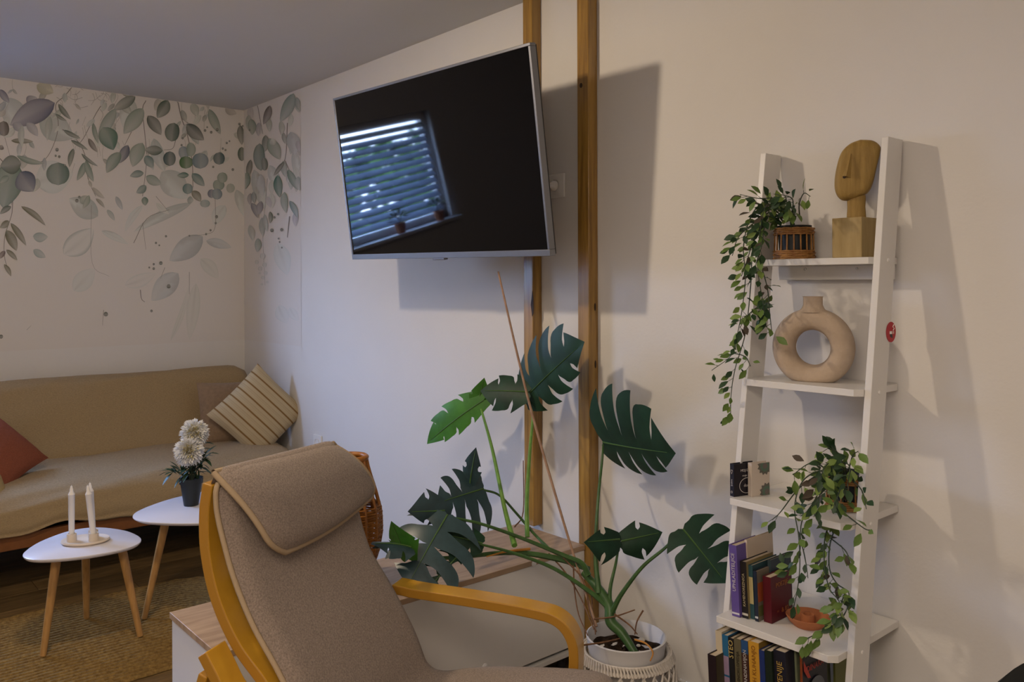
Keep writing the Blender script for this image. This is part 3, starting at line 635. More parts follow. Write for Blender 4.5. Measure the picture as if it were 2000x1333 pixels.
# ================================================================== coffee tables
def tri_outline(R, a0, n=72, k=.095):
    out = []
    for i in range(n):
        a = 2*pi*i/n; r = R*(1+k*cos(3*(a-a0))+.015*cos(6*(a-a0))); out.append((r*cos(a), r*sin(a)))
    return out
def coffee_table(c, h, R, a0, feet, label):
    t = thing('coffee_table', label, 'table', (c[0], c[1], 0), 'white coffee tables with wooden legs')
    mb = MB(); o = tri_outline(R, a0); n = len(o); rows = []
    for (s, z) in ((.0, h-.016), (.93, h-.016), (.965, h-.014), (.99, h-.008), (1, h-.004), (.998, h-.001), (.99, h), (0, h)):
        rows.append([V((c[0]+x*s, c[1]+y*s, z)) for x, y in o])
    vs = [p for r in rows for p in r]; m = len(rows)
    mb.add(vs, [(i*n+j, i*n+(j+1) % n, (i+1)*n+(j+1) % n, (i+1)*n+j) for i in range(m-1) for j in range(n)])
    mb.build('tabletop', M_WHITEGLOSS, t, smooth=True, weld=True)
    for f in feet:
        f = V((f[0], f[1], .0142)); top = V((c[0]+(f.x-c[0])*.66, c[1]+(f.y-c[1])*.66, h-.016))
        MB().tube([f, top], [.0115, .0175], 16).build('leg', M_LEG, t, smooth=True)
    return t
T1 = (1.705, -1.372); T1H = .392
coffee_table(T1, T1H, .196, radians(-74), [(1.757, -1.525), (1.813, -1.196), (1.478, -1.308)], 'lower white coffee table with rounded corners, holding the candles')
T2 = (1.70, -.875); T2H = .445
coffee_table(T2, T2H, .275, radians(-97), [(1.645, -1.13), (1.92, -.79), (1.49, -.74)], 'taller white coffee table half hidden behind the armchair, holding the flower pot')
# candle holder + candles
CH = thing('candle_holder', 'cream ceramic candle dish with three cups on the lower coffee table', 'candle holder', (1.715, -1.365, T1H))
Hc = V((1.70, -1.365, T1H)); ax = V((.09, .15, 0)).normalized(); ay = V((-ax.y, ax.x, 0))
hf = lambda p: Hc+ax*(p[0]*1.0)+ay*(p[1]*.78)+V((0, 0, p[2]))
MB().lathe([(.001, .0), (.078, .0), (.088, .007), (.086, .013), (.079, .013), (.072, .009), (.001, .009)], n=40, fr=hf).build('dish', M_CERAM, CH, smooth=True)
cups = (hf((-.047, -.012, .009)), hf((.036, -.026, .009)), hf((.020, .036, .009)))
for c in cups: MB().lathe([(.0185, 0), (.0175, .030), (.0135, .030), (.0130, .012), (.001, .012)], c, 20).build('cup', M_CERAM, CH, smooth=True)
cl = ('tall white candle in the left cup of the candle dish', 'tall white candle leaning left in the front right cup of the candle dish', 'tall white candle in the rear cup of the dish, mostly behind another candle')
for c, lb, lean in zip(cups, cl, ((.0, 0), (-.022, -.010), (-.012, -.004))):
    b = c+V((0, 0, .0125)); tp = b+(R_*lean[0])+V((0, 0, .195)); D = (tp-b)
    t = thing('taper_candle', lb, 'candle', tuple(b), 'white taper candles on the coffee table')
    MB().tube([b, b+D*.86, b+D*.865, b+D*.93, b+D*.96, b+D*1.03], [.0105, .0118, .0125, .0065, .0062, .0035], 12).build('wax', M_CANDLE, t, smooth=True)
    MB().tube([b+D*1.02, b+D*1.05], .001, 5).build('wick', M_CANDLE, t)
# flower pot with white pompon flowers
fp = V((1.628, -.930, T2H))
FP = thing('potted_flowers', 'two white pompon flowers with dark leaves in a small black pot', 'plant', tuple(fp))
MB().lathe([(.030, 0), (.044, .095), (.048, .095), (.050, .118), (.046, .118), (.044, .105), (.001, .105)], fp, 28).build('pot', M_BLACKPOT, FP, smooth=True)
fw = (at(380, 846, D=3.57), at(369, 882, D=3.52))
M_PET = mat('white_petal', (.74, .73, .70), .7, .2); M_PETC = mat('cream_petal', (.80, .72, .42), .7, .2)
for k, c in enumerate(fw):
    Rr = .060 if k == 0 else .062
    MB().lathe([(.001, -.040), (.026, -.030), (.040, -.008), (.040, .012), (.026, .034), (.001, .042)], c, 20).build('flower_core', M_PET, FP)
    for s, mm in ((0, M_PET), (1, M_PETC)):
        mb = MB(); NN = 520 if s == 0 else 70
        for i in range(NN):
            if s == 0:
                ph = i*2.39996; zz = 1-2*(i+.5)/NN; rr_ = sqrt(1-zz*zz); d = V((rr_*cos(ph), rr_*sin(ph), zz*.9))
                if k == 1: d.z *= 1.15
            else: d = (V((CAM.x-c.x, CAM.y-c.y, .9))).normalized()+V(rng.normal(size=3))*.38
            d = d.normalized(); L = Rr*(.86+.26*rng.random())*(1 if s == 0 else .93); side = d.cross(rdir()).normalized()
            p0 = c+d*L*.35; p1 = c+d*L*.8+V((0, 0, .002)); p2 = c+d*L+V((0, 0, -.002)); wd = .0062
            mb.add([p0, p1+side*wd, p2, p1-side*wd], [(0, 1, 2, 3)])
        o = mb.build('petals', mm, FP); o['kind'] = 'stuff'
    stem('stem', [fp+V((0, 0, .10)), fp+V((.004, .004, .16)), c-V((0, 0, .03))], [.0025, .002], M_VSTEM, FP)
for i in range(20):
    a = rng.random()*6.28; h = .06+rng.random()*.15; p0 = fp+V((.008*cos(a), .008*sin(a), .10)); ext = R_*(rng.normal()*.022+.022)+F_*rng.normal()*.02
    p1 = p0+V((0, 0, h))+ext
    if i < 3: p1 = p0+V((0, 0, .05))-R_*(.06+.01*i)
    stem('stem', [p0, (p0+p1)/2+V((0, 0, .012)), p1], [.0018, .0012], M_VSTEM, FP, n=5, k=4)
    for j in range(6):
        dd = (p1-p0).normalized()*.5+rdir(.1)
        small_leaf('leaf', M_VL[1], FP, p0.lerp(p1, .45+.1*j), dd, V((0, 0, 1)), .052+.018*rng.random(), w=.3)

# ================================================================== armchair
th = radians(19); cu = F_*cos(th)+R_*sin(th); cu.z = 0; cu.normalize(); cv = V((cu.y, -cu.x, 0))
A0 = at(415, 930, D=1.85); A0.z = 0
CP = lambda l, v, z: A0+cu*l+cv*v+V((0, 0, z))
AC = thing('armchair', 'bentwood armchair with honey wood frame and grey brown padded cushion', 'armchair', tuple(CP(.28, .35, 0)))
def ply(name, prof, l0, l1, th, parent=AC, m=M_BEECH):
    """bent plywood strip: profile in (v,z), lateral extent l0..l1"""
    p = cr_spline([V((a, b, 0)) for a, b in prof], 8); n = len(p); mb = MB(); vs = []
    for i in range(n):
        T = (p[min(i+1, n-1)]-p[max(i-1, 0)]).normalized(); N = V((-T.y, T.x, 0))*th/2
        for (l, s) in ((l0, 1), (l1, 1), (l1, -1), (l0, -1)):
            q = p[i]+N*s; vs.append(CP(l, q.x, q.y))
    for i in range(n-1):
        for j in range(4):
            mb.cur = 1 if j in (1, 3) else 0
            mb.add([], []); mb.f.append((i*4+j, i*4+(j+1) % 4, (i+1)*4+(j+1) % 4, (i+1)*4+j)); mb.mi.append(mb.cur)
    mb.f += [(3, 2, 1, 0), tuple((n-1)*4+k for k in range(4))]; mb.mi += [1, 1]
    mb.v = [tuple(q) for q in vs]
    return mb.build(name, [m, M_BEECHEDGE], parent, bevel=.003)
rail = [(-.010, .955), (-.020, .89), (-.017, .80), (.010, .70), (.064, .606), (.140, .525), (.185, .44), (.22, .36), (.27, .295), (.36, .27), (.60, .29), (.74, .315)]
ply('back_rail', rail, -.006, .05, .026); ply('back_rail', rail[1:], .50, .556, .026)
for k, (v, z) in enumerate(((-.008, .91), (-.010, .82), (.005, .73), (.05, .635), (.105, .56), (.50, .285), (.68, .30))):
    MB().box((.02, -.01, -.022), (.54, .0, .022), lambda p: CP(p[0], v+p[1]-.008, z+p[2])).build('slat', M_BEECH, AC, bevel=.003)
arm = [(.145, .538), (.18, .536), (.22, .533), (.40, .529), (.56, .521), (.625, .508), (.662, .47), (.672, .41), (.660, .28), (.640, .12), (.60, .03), (.52, .013), (.30, .013), (.05, .013), (-.02, .013)]
armn = [(.03, .612), (.055, .575), (.085, .53), (.12, .51), (.22, .515), (.40, .519), (.56, .515), (.625, .503), (.662, .465), (.672, .41), (.660, .28), (.640, .12), (.60, .03), (.52, .013), (.30, .013), (.05, .013), (-.02, .013)]
ply('arm_frame', armn, -.075, -.010, .026); ply('arm_frame', arm, .572, .637, .026)
for l0 in (-.060, .585):
    ply('rear_leg', [(.02, .56), (-.03, .40), (-.06, .2), (-.05, .03)], l0, l0+.04, .022)
for l in (-.076, .638):
    for (v, z) in (((.088, .528),) if l < 0 else ()):
        q = CP(l, v, z); MB().lathe([(.008, -.002), (.008, .002), (.005, .004), (.001, .004)], n=14, fr=frame(q, cv, V((0, 0, 1)), cu*(-1 if l < 0 else 1))).build('bolt', M_METAL, AC, smooth=True)
# near-side bolt visible on the arm end
q = at(446, 1316, D=1.78)
def slab(name, S, Nf, nu, nv, thick, m, edge=.12, pipe=0, pm=None, rows=None, parent=AC, power=.5):
    """padded slab: S(u,v) mid surface, Nf(u,v) normal, puffed; piping around the border"""
    mb = MB()
    for sg in (1, -1):
        P = []
        for i in range(nu+1):
            row = []
            for j in range(nv+1):
                u, v = i/nu, j/nv; e = min(1, min(u, 1-u)/edge)*1.0; g = min(1, min(v, 1-v)/edge)
                t = thick/2*(max(0, e*(2-e)*g*(2-g)))**power
                row.append(S(u, v)+Nf(u, v)*sg*(t+.0004))
            P.append(row)
        mb.grid(P)
    o = mb.build(name, m, parent, smooth=True, autos=180)
    if pipe:
        path = [S(i/nu, 0) for i in range(nu+1)]+[S(1, j/nv) for j in range(1, nv+1)]+[S(1-i/nu, 1) for i in range(1, nu+1)]+[S(0, 1-j/nv) for j in range(1, nv+1)]
        pp = MB().tube(path, pipe, 8, cap=False).build('piping', pm, o if wloc(o) else o, smooth=True, autos=180)
    return o
cprof = cr_spline([V((a, b, 0)) for a, b in ((.012, .957), (.014, .90), (.030, .838), (.060, .751), (.108, .657), (.176, .560), (.238, .455), (.275, .375), (.325, .342), (.42, .356), (.56, .374), (.70, .388), (.765, .382), (.78, .335))], 6)
def prof_at(t, pr):
    x = t*(len(pr)-1); i = min(int(x), len(pr)-2); f = x-i; return pr[i].lerp(pr[i+1], f), (pr[i+1]-pr[i]).normalized()
def Scush(u, v):   # u lateral, v along profile
    p, T = prof_at(v, cprof); l = -.004+u*(.568-.07*max(0, 1-v/.16)-.05*min(1, max(0, (v-.12)/.18))*min(1, max(0, (.72-v)/.18)))
    if v < .03 or v > .97:
        k = (.03-v if v < .03 else v-.97)/.03; l = .28+(l-.28)*(1-.03*k*k)
    return CP(l, p.x, p.y)
def Ncush(u, v):
    p, T = prof_at(v, cprof); n = V((-T.y, T.x, 0)) if True else T
    n = V((-T.y, T.x)); return (cv*n.x+V((0, 0, n.y)))
cush = slab('seat_cushion', Scush, Ncush, 26, 84, .052, M_CUSH, edge=.10, pipe=.0062, pm=M_PIPE)
# headrest flap folded forward over the top
def Sflap(u, v):
    # corners follow the fold: top line to hanging front edge
    bulge = sin(pi*min(1, v*1.05)*.5)
    l0 = -.004+.088*v**1.7; l1 = .492+.094*v**1.2
    r = .0
    # rounded lower corners
    if v > .8: k = (v-.8)/.2; r = .035*k*k
    l = l0+r+(l1-l0-2*r)*u
    vv = .006+.082*bulge+.018*v-.012*u*v
    z = .982-.030*u*(1-v)-(.205-.022*u)*v+.018*sin(pi*v)
    sag = -.016*sin(pi*u)*v
    return CP(l, vv, z+sag)
def Nflap(u, v):
    e = 1e-3; a = Sflap(min(1, u+e), v)-Sflap(max(0, u-e), v); b = Sflap(u, min(1, v+e))-Sflap(u, max(0, v-e)); n = a.cross(b).normalized()
    return n if n.dot(cv) > 0 else -n
slab('headrest', Sflap, Nflap, 26, 20, .045, M_CUSH, edge=.2, pipe=.0068, pm=M_PIPE)
# rounded fold joining headrest to the backrest top
def Sfold(u, v):
    a = pi*v; return CP(-.002+u*.566-.0*u, .010+.0-.012*cos(a)*0+.010*v, .955-.02*u+.022*sin(a)*1.0)
slab('headrest_fold', lambda u, v: CP(.0+u*.495, -.004+.030*v, .955-.024*u+.020*sin(pi*v)), lambda u, v: V((0, 0, 1))*sin(pi*v)+cv*(-cos(pi*v)), 20, 8, .03, M_CUSH, edge=.1)

# ================================================================== rattan basket behind the armchair
rc = at(683, 1000, x=2.93); rc = V((rc.x, rc.y, CZ))
RB = thing('rattan_basket', 'amber rattan basket vase standing on the cabinet behind the armchair', 'basket', tuple(rc))
def rprof(t):   # t 0..1 bottom to top
    return float(np.interp(t, [0, .1, .25, .42, .58, .75, .9, 1], [.045, .062, .088, .100, .098, .080, .060, .052]))
RH = .405
rings = MB(); nrow = 34
for i in range(nrow):
    t = i/(nrow-1)*.62; R0 = rprof(t); z = CZ+RH*t+.004
    pts = [V((rc.x+(R0+.0022*sin(k*pi*.5+i*pi))*cos(2*pi*k/56), rc.y+(R0+.0022*sin(k*pi*.5+i*pi))*sin(2*pi*k/56), z+.0012*sin(k*1.3))) for k in range(57)]
    rings.tube(pts, .0033, 5, cap=False)
o = rings.build('woven_strands', M_WICKDK, RB, smooth=True); o['kind'] = 'stuff'
for k in range(14):
    a = 2*pi*k/14
    pts = [V((rc.x+rprof(t)*cos(a), rc.y+rprof(t)*sin(a), CZ+RH*t+.004)) for t in np.linspace(.02, .99, 16)]
    MB().tube(pts, .005, 6).build('stake', M_WICKDK, RB, smooth=True)
MB().ring((rc.x, rc.y, CZ+RH), .052, .0085, 36, 10).build('rim', M_WICKDK, RB, smooth=True)
MB().lathe([(.054, .66*RH), (.078, .74*RH), (.056, .93*RH), (.052, RH), (.048, RH), (.052, .93*RH), (.074, .74*RH), (.07, .66*RH)], (rc.x, rc.y, CZ), 32, closed=True).build('cane_band', M_WICKDK, RB, smooth=True)
MB().lathe([(.001, 0), (.045, 0), (.045, .006), (.001, .006)], (rc.x, rc.y, CZ), 24).build('base', M_WICKDK, RB)

# ================================================================== ladder shelf
LX0, LX1 = 3.905, 4.244
yf = lambda z: -.091-.149*(1.772-z)
LS = thing('ladder_shelf', 'white leaning ladder shelf holding plants, vase and books', 'shelf', ((LX0+LX1)/2, -.18, 0))
for x0 in (LX0-.018, LX1):
    MB().box((0, 0, 0), (.018, 1, 1), lambda p: V((x0+p[0], yf(1.772*p[2])+(.082 if p[1] else 0), 1.772*p[2]))).build('upright', M_WHITE, LS, bevel=.0015)
SH = [(1.462, -.128), (1.127, -.209), (.804, -.276), (.497, -.340), (.185, -.40)]
for i, (z, d) in enumerate(SH):
    yb = -.004
    s = MB(); s.prism([(LX0+.0005, yb), (LX0+.0005, d+.0), (LX1-.018, d), (LX1-.0005, d+.018), (LX1-.0005, yb)], z-.018, z); s.build('shelf_board', M_WHITE, LS, bevel=.001)
box('cross_bar', (LX0+.0005, -.03, SH[0][0]-.058), (LX1-.0005, -.016, SH[0][0]-.0185), M_WHITE, LS, bevel=.001)
for (u, v) in ((1573, 526), (1674, 525)):
    p = at(u, v, y=-.0305); MB().lathe([(.0035, 0), (.0035, .003), (.002, .004), (.001, .004)], n=12, fr=frame(p, (1, 0, 0), (0, 0, 1), (0, -1, 0))).build('screw', M_METAL, LS, smooth=True)
for z, d in SH[:4]:
    MB().lathe([(.005, 0), (.005, .002), (.003, .003), (.001, .003)], n=14, fr=frame((LX1+.018, yf(z)+.04, z-.009), (0, 1, 0), (0, 0, 1), (1, 0, 0))).build('screw_cap', M_WHITEPL, LS, smooth=True)
# no-smoking sticker
sp = at(1740, 649, x=LX1+.0186); ST = thing('no_smoking_sticker', 'round red no smoking sticker on the right upright of the shelf', 'sticker', tuple(sp))
sf = frame(sp, (0, 1, 0), (0, 0, 1), (1, 0, 0))
ci = lambda r, cx=0, cy=0, n=28: [(cx+r*cos(2*pi*k/n), cy+r*sin(2*pi*k/n)) for k in range(n)]
MB().prism(ci(.0265), 0, .0006, sf).build('disc', plain('sticker_red', (.42, .008, .02)), ST)
MB().prism([(-.004, -.013), (.008, -.016), (.006, -.006), (-.008, -.004)], .0006, .0010, sf).build('black_mark', M_BLACKPL, ST)
MB().prism([(-.008, -.005), (.003, -.005), (.003, .002), (-.008, .002)], .0006, .0012, sf).build('cigarette', M_WHITEPL, ST)
MB().prism([(.006, -.005), (.016, -.005), (.016, .002), (.006, .002)], .0006, .0012, sf).build('filter', plain('filter_pink', (.6, .35, .33)), ST)
MB().tube([sf(q) for q in ((.010, .004, .001), (.016, .009, .001), (.008, .013, .001), (.014, .019, .001))], .0014, 6).build('smoke_curl', M_WHITEPL, ST)
# ---------------- wicker baskets with trailing plants
def wicker_basket(root, c, r0, r1, h):
    c = V(c)
    for k in range(18):
        a = 2*pi*k/18; MB().tube([c+V((r0*cos(a), r0*sin(a), .002)), c+V((r1*cos(a), r1*sin(a), h))], .0022, 5).build('wicker_stake', M_WICK, root, smooth=True)
    mb = MB()
    for zz in (.003, .008, .013, .018, .023, h-.016, h-.011, h-.006, h-.001):
        R0 = r0+(r1-r0)*zz/h; ph = int(zz*200) % 2
        mb.tube([c+V(((R0+.0022*sin(k*pi*.5+ph*pi))*cos(2*pi*k/36), (R0+.0022*sin(k*pi*.5+ph*pi))*sin(2*pi*k/36), zz+.0008*sin(k*2.1))) for k in range(37)], .0029, 6, cap=False)
    o = mb.build('wicker_band', M_WICK, root, smooth=True); o['kind'] = 'stuff'
    MB().lathe([(.001, .003), (r0*.72, .003), (r1*.86, h+.004), (r1*.92, h+.004), (r1*.92, h+.008), (r1*.80, h+.008), (r1*.78, h-.01), (.001, h-.01)], c, 24).build('inner_pot', M_BLACKPOT, root, smooth=True)
def vine(root, pts, n, L=.0305, dens2=1.0, rad=.0016, dark=.3, spread=.012):
    p = cr_spline(pts, 7); MB().tube(p, lerp_list([rad*1.3, rad*.6], len(p)), 5).build('vine', M_VSTEM, root, smooth=True)
    m = len(p); n = int(n*(1.25 if root is HB1 else .95))
    for i in range(n):
        t = (i+.6)/n*(m-1); k = min(int(t), m-2); q = p[k].lerp(p[k+1], t-k); T = (p[k+1]-p[k]).normalized()
        side = T.cross(rdir()).normalized()
        if side.y > .25: side.y *= -1      # wall side is closed off
        d = (side*1.0+T*.55+V((0, 0, -.15))).normalized(); st = q+d*(.006+rng.random()*spread)
        r = rng.random(); mm = M_VL[1] if r < dark else (M_VL[0] if r < .75 else (M_VL[2] if r < .92 else M_VL[3]))
        nn = V((0, 0, 1))*.8-F_*.9+rdir()*.7
        small_leaf('leaf', mm, root, st, d, nn, L*(.75+.5*rng.random()), w=.52, droop=.18)
        if i % 2 == 0: MB().tube([q, st], .0007, 4).build('leaf_stalk', M_VSTEM, root)
def P2(l, y0, y1):
    n = len(l); return [at(u, v, y=y0+(y1-y0)*min(1, i/(n-1)*1.6)) for i, (u, v) in enumerate(l)]
b1 = at(1551, 496, y=-.066); b1.z = SH[0][0]
HB1 = thing('hanging_plant', 'trailing leafy plant in a wicker basket on the top shelf', 'plant', tuple(b1), 'trailing plants in wicker baskets')
wicker_basket(HB1, b1, .0545, .052, .088)
for l, n, dk in (([(1540, 425), (1510, 395), (1482, 402), (1462, 435), (1452, 485), (1456, 540), (1450, 600), (1442, 645), (1430, 692), (1390, 724)], 34, .3),
             ([(1535, 425), (1502, 410), (1487, 440), (1480, 520), (1490, 590), (1497, 640)], 30, .45),
             ([(1530, 425), (1497, 418), (1472, 470), (1466, 560), (1456, 650), (1436, 720), (1428, 770), (1427, 820)], 32, .35),
             ([(1540, 425), (1520, 390), (1482, 388), (1445, 380)], 14, .2), ([(1545, 425), (1548, 390), (1525, 380)], 13, .6),
             ([(1562, 425), (1561, 400), (1570, 378), (1583, 384)], 6, .05), ([(1432, 690), (1455, 697), (1466, 716)], 6, .4),
             ([(1530, 425), (1492, 425), (1445, 460), (1430, 500)], 18, .4), ([(1480, 500), (1498, 560), (1503, 610), (1508, 655)], 16, .3),
             ([(1500, 420), (1478, 450), (1462, 500), (1448, 540)], 20, .5), ([(1520, 420), (1495, 440), (1488, 480), (1475, 520)], 20, .6), ([(1520, 415), (1500, 400), (1490, 420), (1482, 470)], 16, .6), ([(1500, 590), (1480, 600), (1462, 615), (1445, 640)], 12, .3), ([(1552, 430), (1538, 400), (1535, 385)], 10, .7)):
    vine(HB1, P2(l, -.085, -.235), n, dark=dk)
b2 = at(1655, 998, y=-.125); b2.z = SH[2][0]
HB2 = thing('hanging_plant', 'trailing leafy plant in a wicker basket on the middle shelf, hanging over the books level', 'plant', tuple(b2), 'trailing plants in wicker baskets')
wicker_basket(HB2, b2, .052, .050, .086)
for l, n, dk in (([(1645, 930), (1605, 920), (1568, 940), (1552, 990), (1560, 1050), (1562, 1110), (1556, 1160), (1550, 1185)], 24, .25),
             ([(1640, 925), (1612, 940), (1590, 980), (1566, 1020), (1562, 1080), (1548, 1115), (1530, 1108)], 20, .3),
             ([(1650, 940), (1643, 1000), (1622, 1060), (1620, 1110), (1634, 1140), (1658, 1160), (1650, 1200), (1625, 1225), (1592, 1240), (1566, 1256)], 44, .3),
             ([(1642, 1000), (1614, 1040), (1610, 1100), (1620, 1150), (1640, 1180), (1622, 1215)], 34, .3), ([(1645, 1000), (1668, 1018), (1690, 1034), (1700, 1036)], 7, .05),
             ([(1650, 930), (1640, 890), (1618, 874)], 14, .5), ([(1655, 930), (1665, 892), (1676, 882)], 12, .4), ([(1632, 930), (1588, 905), (1548, 928)], 14, .4), ([(1600, 925), (1560, 955), (1525, 1000), (1508, 1016)], 10, .2),
             ([(1662, 935), (1684, 960), (1692, 995)], 7, .4), ([(1640, 930), (1620, 950), (1600, 970), (1590, 1010)], 26, .5), ([(1645, 930), (1630, 900), (1610, 915), (1598, 950)], 24, .5), ([(1650, 935), (1640, 960), (1630, 985)], 18, .4), ([(1620, 1050), (1650, 1075), (1658, 1095)], 8, .2), ([(1655, 930), (1650, 905), (1660, 915), (1655, 950)], 14, .5), ([(1560, 1040), (1572, 1090), (1578, 1130)], 8, .2), ([(1650, 1160), (1640, 1190), (1645, 1205), (1660, 1180)], 10, .4)):
    vine(HB2, P2(l, -.15, -.35), n, dark=dk)
# ---------------- wooden head sculpture
y0 = -.112; pL = at(1625, 495, y=y0); pR = at(1683, 495, y=y0); yb = at(1718, 495, x=pR.x).y
HS = thing('head_sculpture', 'carved wooden head sculpture with a long nose on a square block', 'sculpture', ((pL.x+pR.x)/2, (y0+yb)/2, SH[0][0]))
bt = at(1640, 426, y=y0).z
box('plinth', (pL.x, y0, SH[0][0]), (pR.x, yb, bt), M_SCULPTB, HS, bevel=.002)
hc = V(((pL.x+pR.x)/2+.004, (y0+yb)/2, 0)); hD = (hc-CAM).dot(F_); s = hD/FPX
h0 = at(1675, 340, D=hD)
nrm = (V((hc.x-CAM.x, hc.y-CAM.y, 0))).normalized(); rgt = V((nrm.y, -nrm.x, 0)); toc = -nrm
hfz = lambda X, Y, d: h0+rgt*((1590+X/5.333-1675)*s)-V((0, 0, 1))*((260+Y/5.333-340)*s)+toc*d
ol = [(480, 75), (600, 92), (668, 150), (668, 220), (640, 350), (600, 530), (555, 622), (480, 668), (340, 703), (270, 670), (232, 580), (232, 450), (260, 300), (300, 190), (380, 112)]
os_ = cr_spline([V((*p, 0)) for p in ol+[ol[0]]], 5)[:-1]; cxm, cym = 455, 390
mb = MB(); rows = []
for sc_, d in ((.0, .030), (.72, .030), (.90, .027), (.98, .016), (1, 0), (.97, -.020), (.85, -.030), (.0, -.032)):
    rows.append([hfz(cxm+(p.x-cxm)*sc_, cym+(p.y-cym)*sc_, d) for p in os_])
n = len(os_); mb.add([p for r in rows for p in r], [(i*n+j, i*n+(j+1) % n, (i+1)*n+(j+1) % n, (i+1)*n+j) for i in range(len(rows)-1) for j in range(n)])
mb.build('head', M_SCULPT, HS, smooth=True, weld=True, autos=60)
mb = MB(); A = [hfz(395, 215, .029), hfz(305, 455, .029), hfz(390, 480, .029), hfz(400, 400, .029), hfz(345, 462, .046), hfz(388, 240, .033)]
mb.add(A, [(0, 1, 4), (0, 4, 5), (0, 5, 3), (5, 4, 2), (5, 2, 3), (1, 2, 4)]); mb.build('nose', M_SCULPT, HS)
MB().prism([(0, 0), (.0095, -.001), (.0055, -.006), (.0005, -.005)], 0, .0006, frame(hfz(310, 458, .0305), rgt, (0, 0, 1), toc)).build('nose_underside_shade', M_KNOTSHADE, HS)  # flat dark patch painted as the shade under the nose
mb = MB(); r1 = []
for (z, w) in ((700, .0235), (770, .0225), (890, .0245)):
    c = hfz(440, z, -.004); c.z = max(c.z, bt) if z > 800 else c.z
    r1.append([c+rgt*(w*1.0*(abs(cos(a))**.6*(1 if cos(a) > 0 else -1)))+toc*(w*.85*(abs(sin(a))**.6*(1 if sin(a) > 0 else -1))) for a in np.linspace(0, 2*pi, 24, endpoint=False)])
r1 = [[p+V((0, 0, .012)) for p in r1[0]]]+r1
mb.add([p for r in r1 for p in r], [(i*24+j, i*24+(j+1) % 24, (i+1)*24+(j+1) % 24, (i+1)*24+j) for i in range(3) for j in range(24)]); mb.build('neck', M_SCULPT, HS, smooth=True)
# ---------------- donut vase
vc = at(1588, 676, y=-.115); s = (vc-CAM).dot(F_)/FPX
az = radians(-74); vn = V((cos(az), sin(az), 0)); vr = V((-vn.y, vn.x, 0))
DV = thing('donut_vase', 'sand coloured ring shaped vase with short neck on the second shelf', 'vase', (vc.x, vc.y, SH[1][0]))
zb = SH[1][0]; Ro = 77*s; Ri = 34*s; mb = MB(); nu, nv = 72, 24; vs = []
zc_ = zb+66*s
for i in range(nu):
    a = 2*pi*i/nu
    for j in range(nv):
        b = 2*pi*j/nv; rm = (Ro+Ri)/2; rr_ = (Ro-Ri)/2
        r = rm+rr_*(abs(cos(b))**.85)*(1 if cos(b) > 0 else -1); d = .036*(abs(sin(b))**.8)*(1 if sin(b) > 0 else -1)
        p = V((vc.x, vc.y, zc_))+vr*(r*sin(a)*1.0)+V((0, 0, 1))*(r*cos(a))+vn*d; p.z = max(p.z, zb+.0002); vs.append(p)
mb.add(vs, [(i*nv+j, ((i+1) % nu)*nv+j, ((i+1) % nu)*nv+(j+1) % nv, i*nv+(j+1) % nv) for i in range(nu) for j in range(nv)])
mb.build('ring_body', M_VASE, DV, smooth=True, autos=70)
MB().lathe([(.042, .0), (.030, .010), (.0255, .020), (.0255, .040), (.0275, .0435), (.0225, .0435), (.021, .035), (.021, .0)], n=32, fr=frame((vc.x, vc.y, zc_+Ro-.012), vr*1.0, vn*.85, (0, 0, 1)), closed=True).build('neck', M_VASE, DV, smooth=True)
# ---------------- two small boxed books on the middle shelf
def book(label, bl, th_, dep_, h, cols, z, lean=0, group=None, title=None, tcol=(.7, .55, .25), tsize=.012, cover=None, tx=1.0, cat='book', strips=(), yaw=0, toff=0):
    """bl: bottom-left corner of the spine (x,y). cols: spine, cover. lean: radians, top towards -X"""
    x, y = bl; ca, sa = cos(lean), sin(lean); cy_, sy_ = cos(yaw), sin(yaw)
    def fr(p):
        X = p[0]*ca-p[2]*sa; Z = p[0]*sa+p[2]*ca; return V((x+X*cy_-p[1]*sy_, y+X*sy_+p[1]*cy_, z+Z+.0004))
    root = thing('book' if cat == 'book' else 'keepsake_box', label, cat, tuple(fr((th_/2, dep_/2, 0))), group)
    m = plain('cover_%d_%d_%d' % tuple(int(q*999) for q in cols[0]), cols[0], .45)
    m2 = plain('cover_%d_%d_%d' % tuple(int(q*999) for q in cols[-1]), cols[-1], .45)
    c = .0016
    mb = MB(); mb.box((0, 0, 0), (th_, c, h), fr); mb.box((0, c, 0), (c, dep_, h), fr); mb.cur = 1; mb.box((th_-c, c, 0), (th_, dep_, h), fr)
    mb.build('cover', [m, m2], root)
    box('page_block', (c, c, .003), (th_-c, dep_-.004, h-.003), M_PAGES if cat == 'book' else m, root, fr=fr)
    for (a, b, cc) in strips:
        box('spine_band', (.0004, -.0004, h*a), (th_-.0004, .0002, h*b), plain('band_%d_%d_%d' % tuple(int(q*999) for q in cc), cc), root, fr=fr)
    if title:
        O = fr((th_/2, -.0012, h*(.5+toff))); text(title, tsize, plain('ink_%d_%d_%d' % tuple(int(q*999) for q in tcol), tcol), root, O, fr((0, 0, 1))-fr((0, 0, 0)), fr((-1, 0, 0))-fr((0, 0, 0)), name='spine_title', sx=tx)
    return root, fr
def cover_text(root, fr, th_, y, z, body, size, col, name='cover_title'):
    text(body, size, plain('ink_%d_%d_%d' % tuple(int(q*999) for q in col), col), root, fr((th_+.0008, y, z)), fr((0, 1, 0))-fr((0, 0, 0)), fr((0, 0, 1))-fr((0, 0, 0)), name=name)
z3 = SH[2][0]; q0 = at(1426, 969, z=z3)
r, f = book('small black box with white lettering, at the left end of the middle shelf', (q0.x, q0.y), .016, .078, .090, [(.012, .010, .016)], z3, title=None, cat='box', yaw=-.28)
MW = plain('white_ink', (.55, .52, .50))
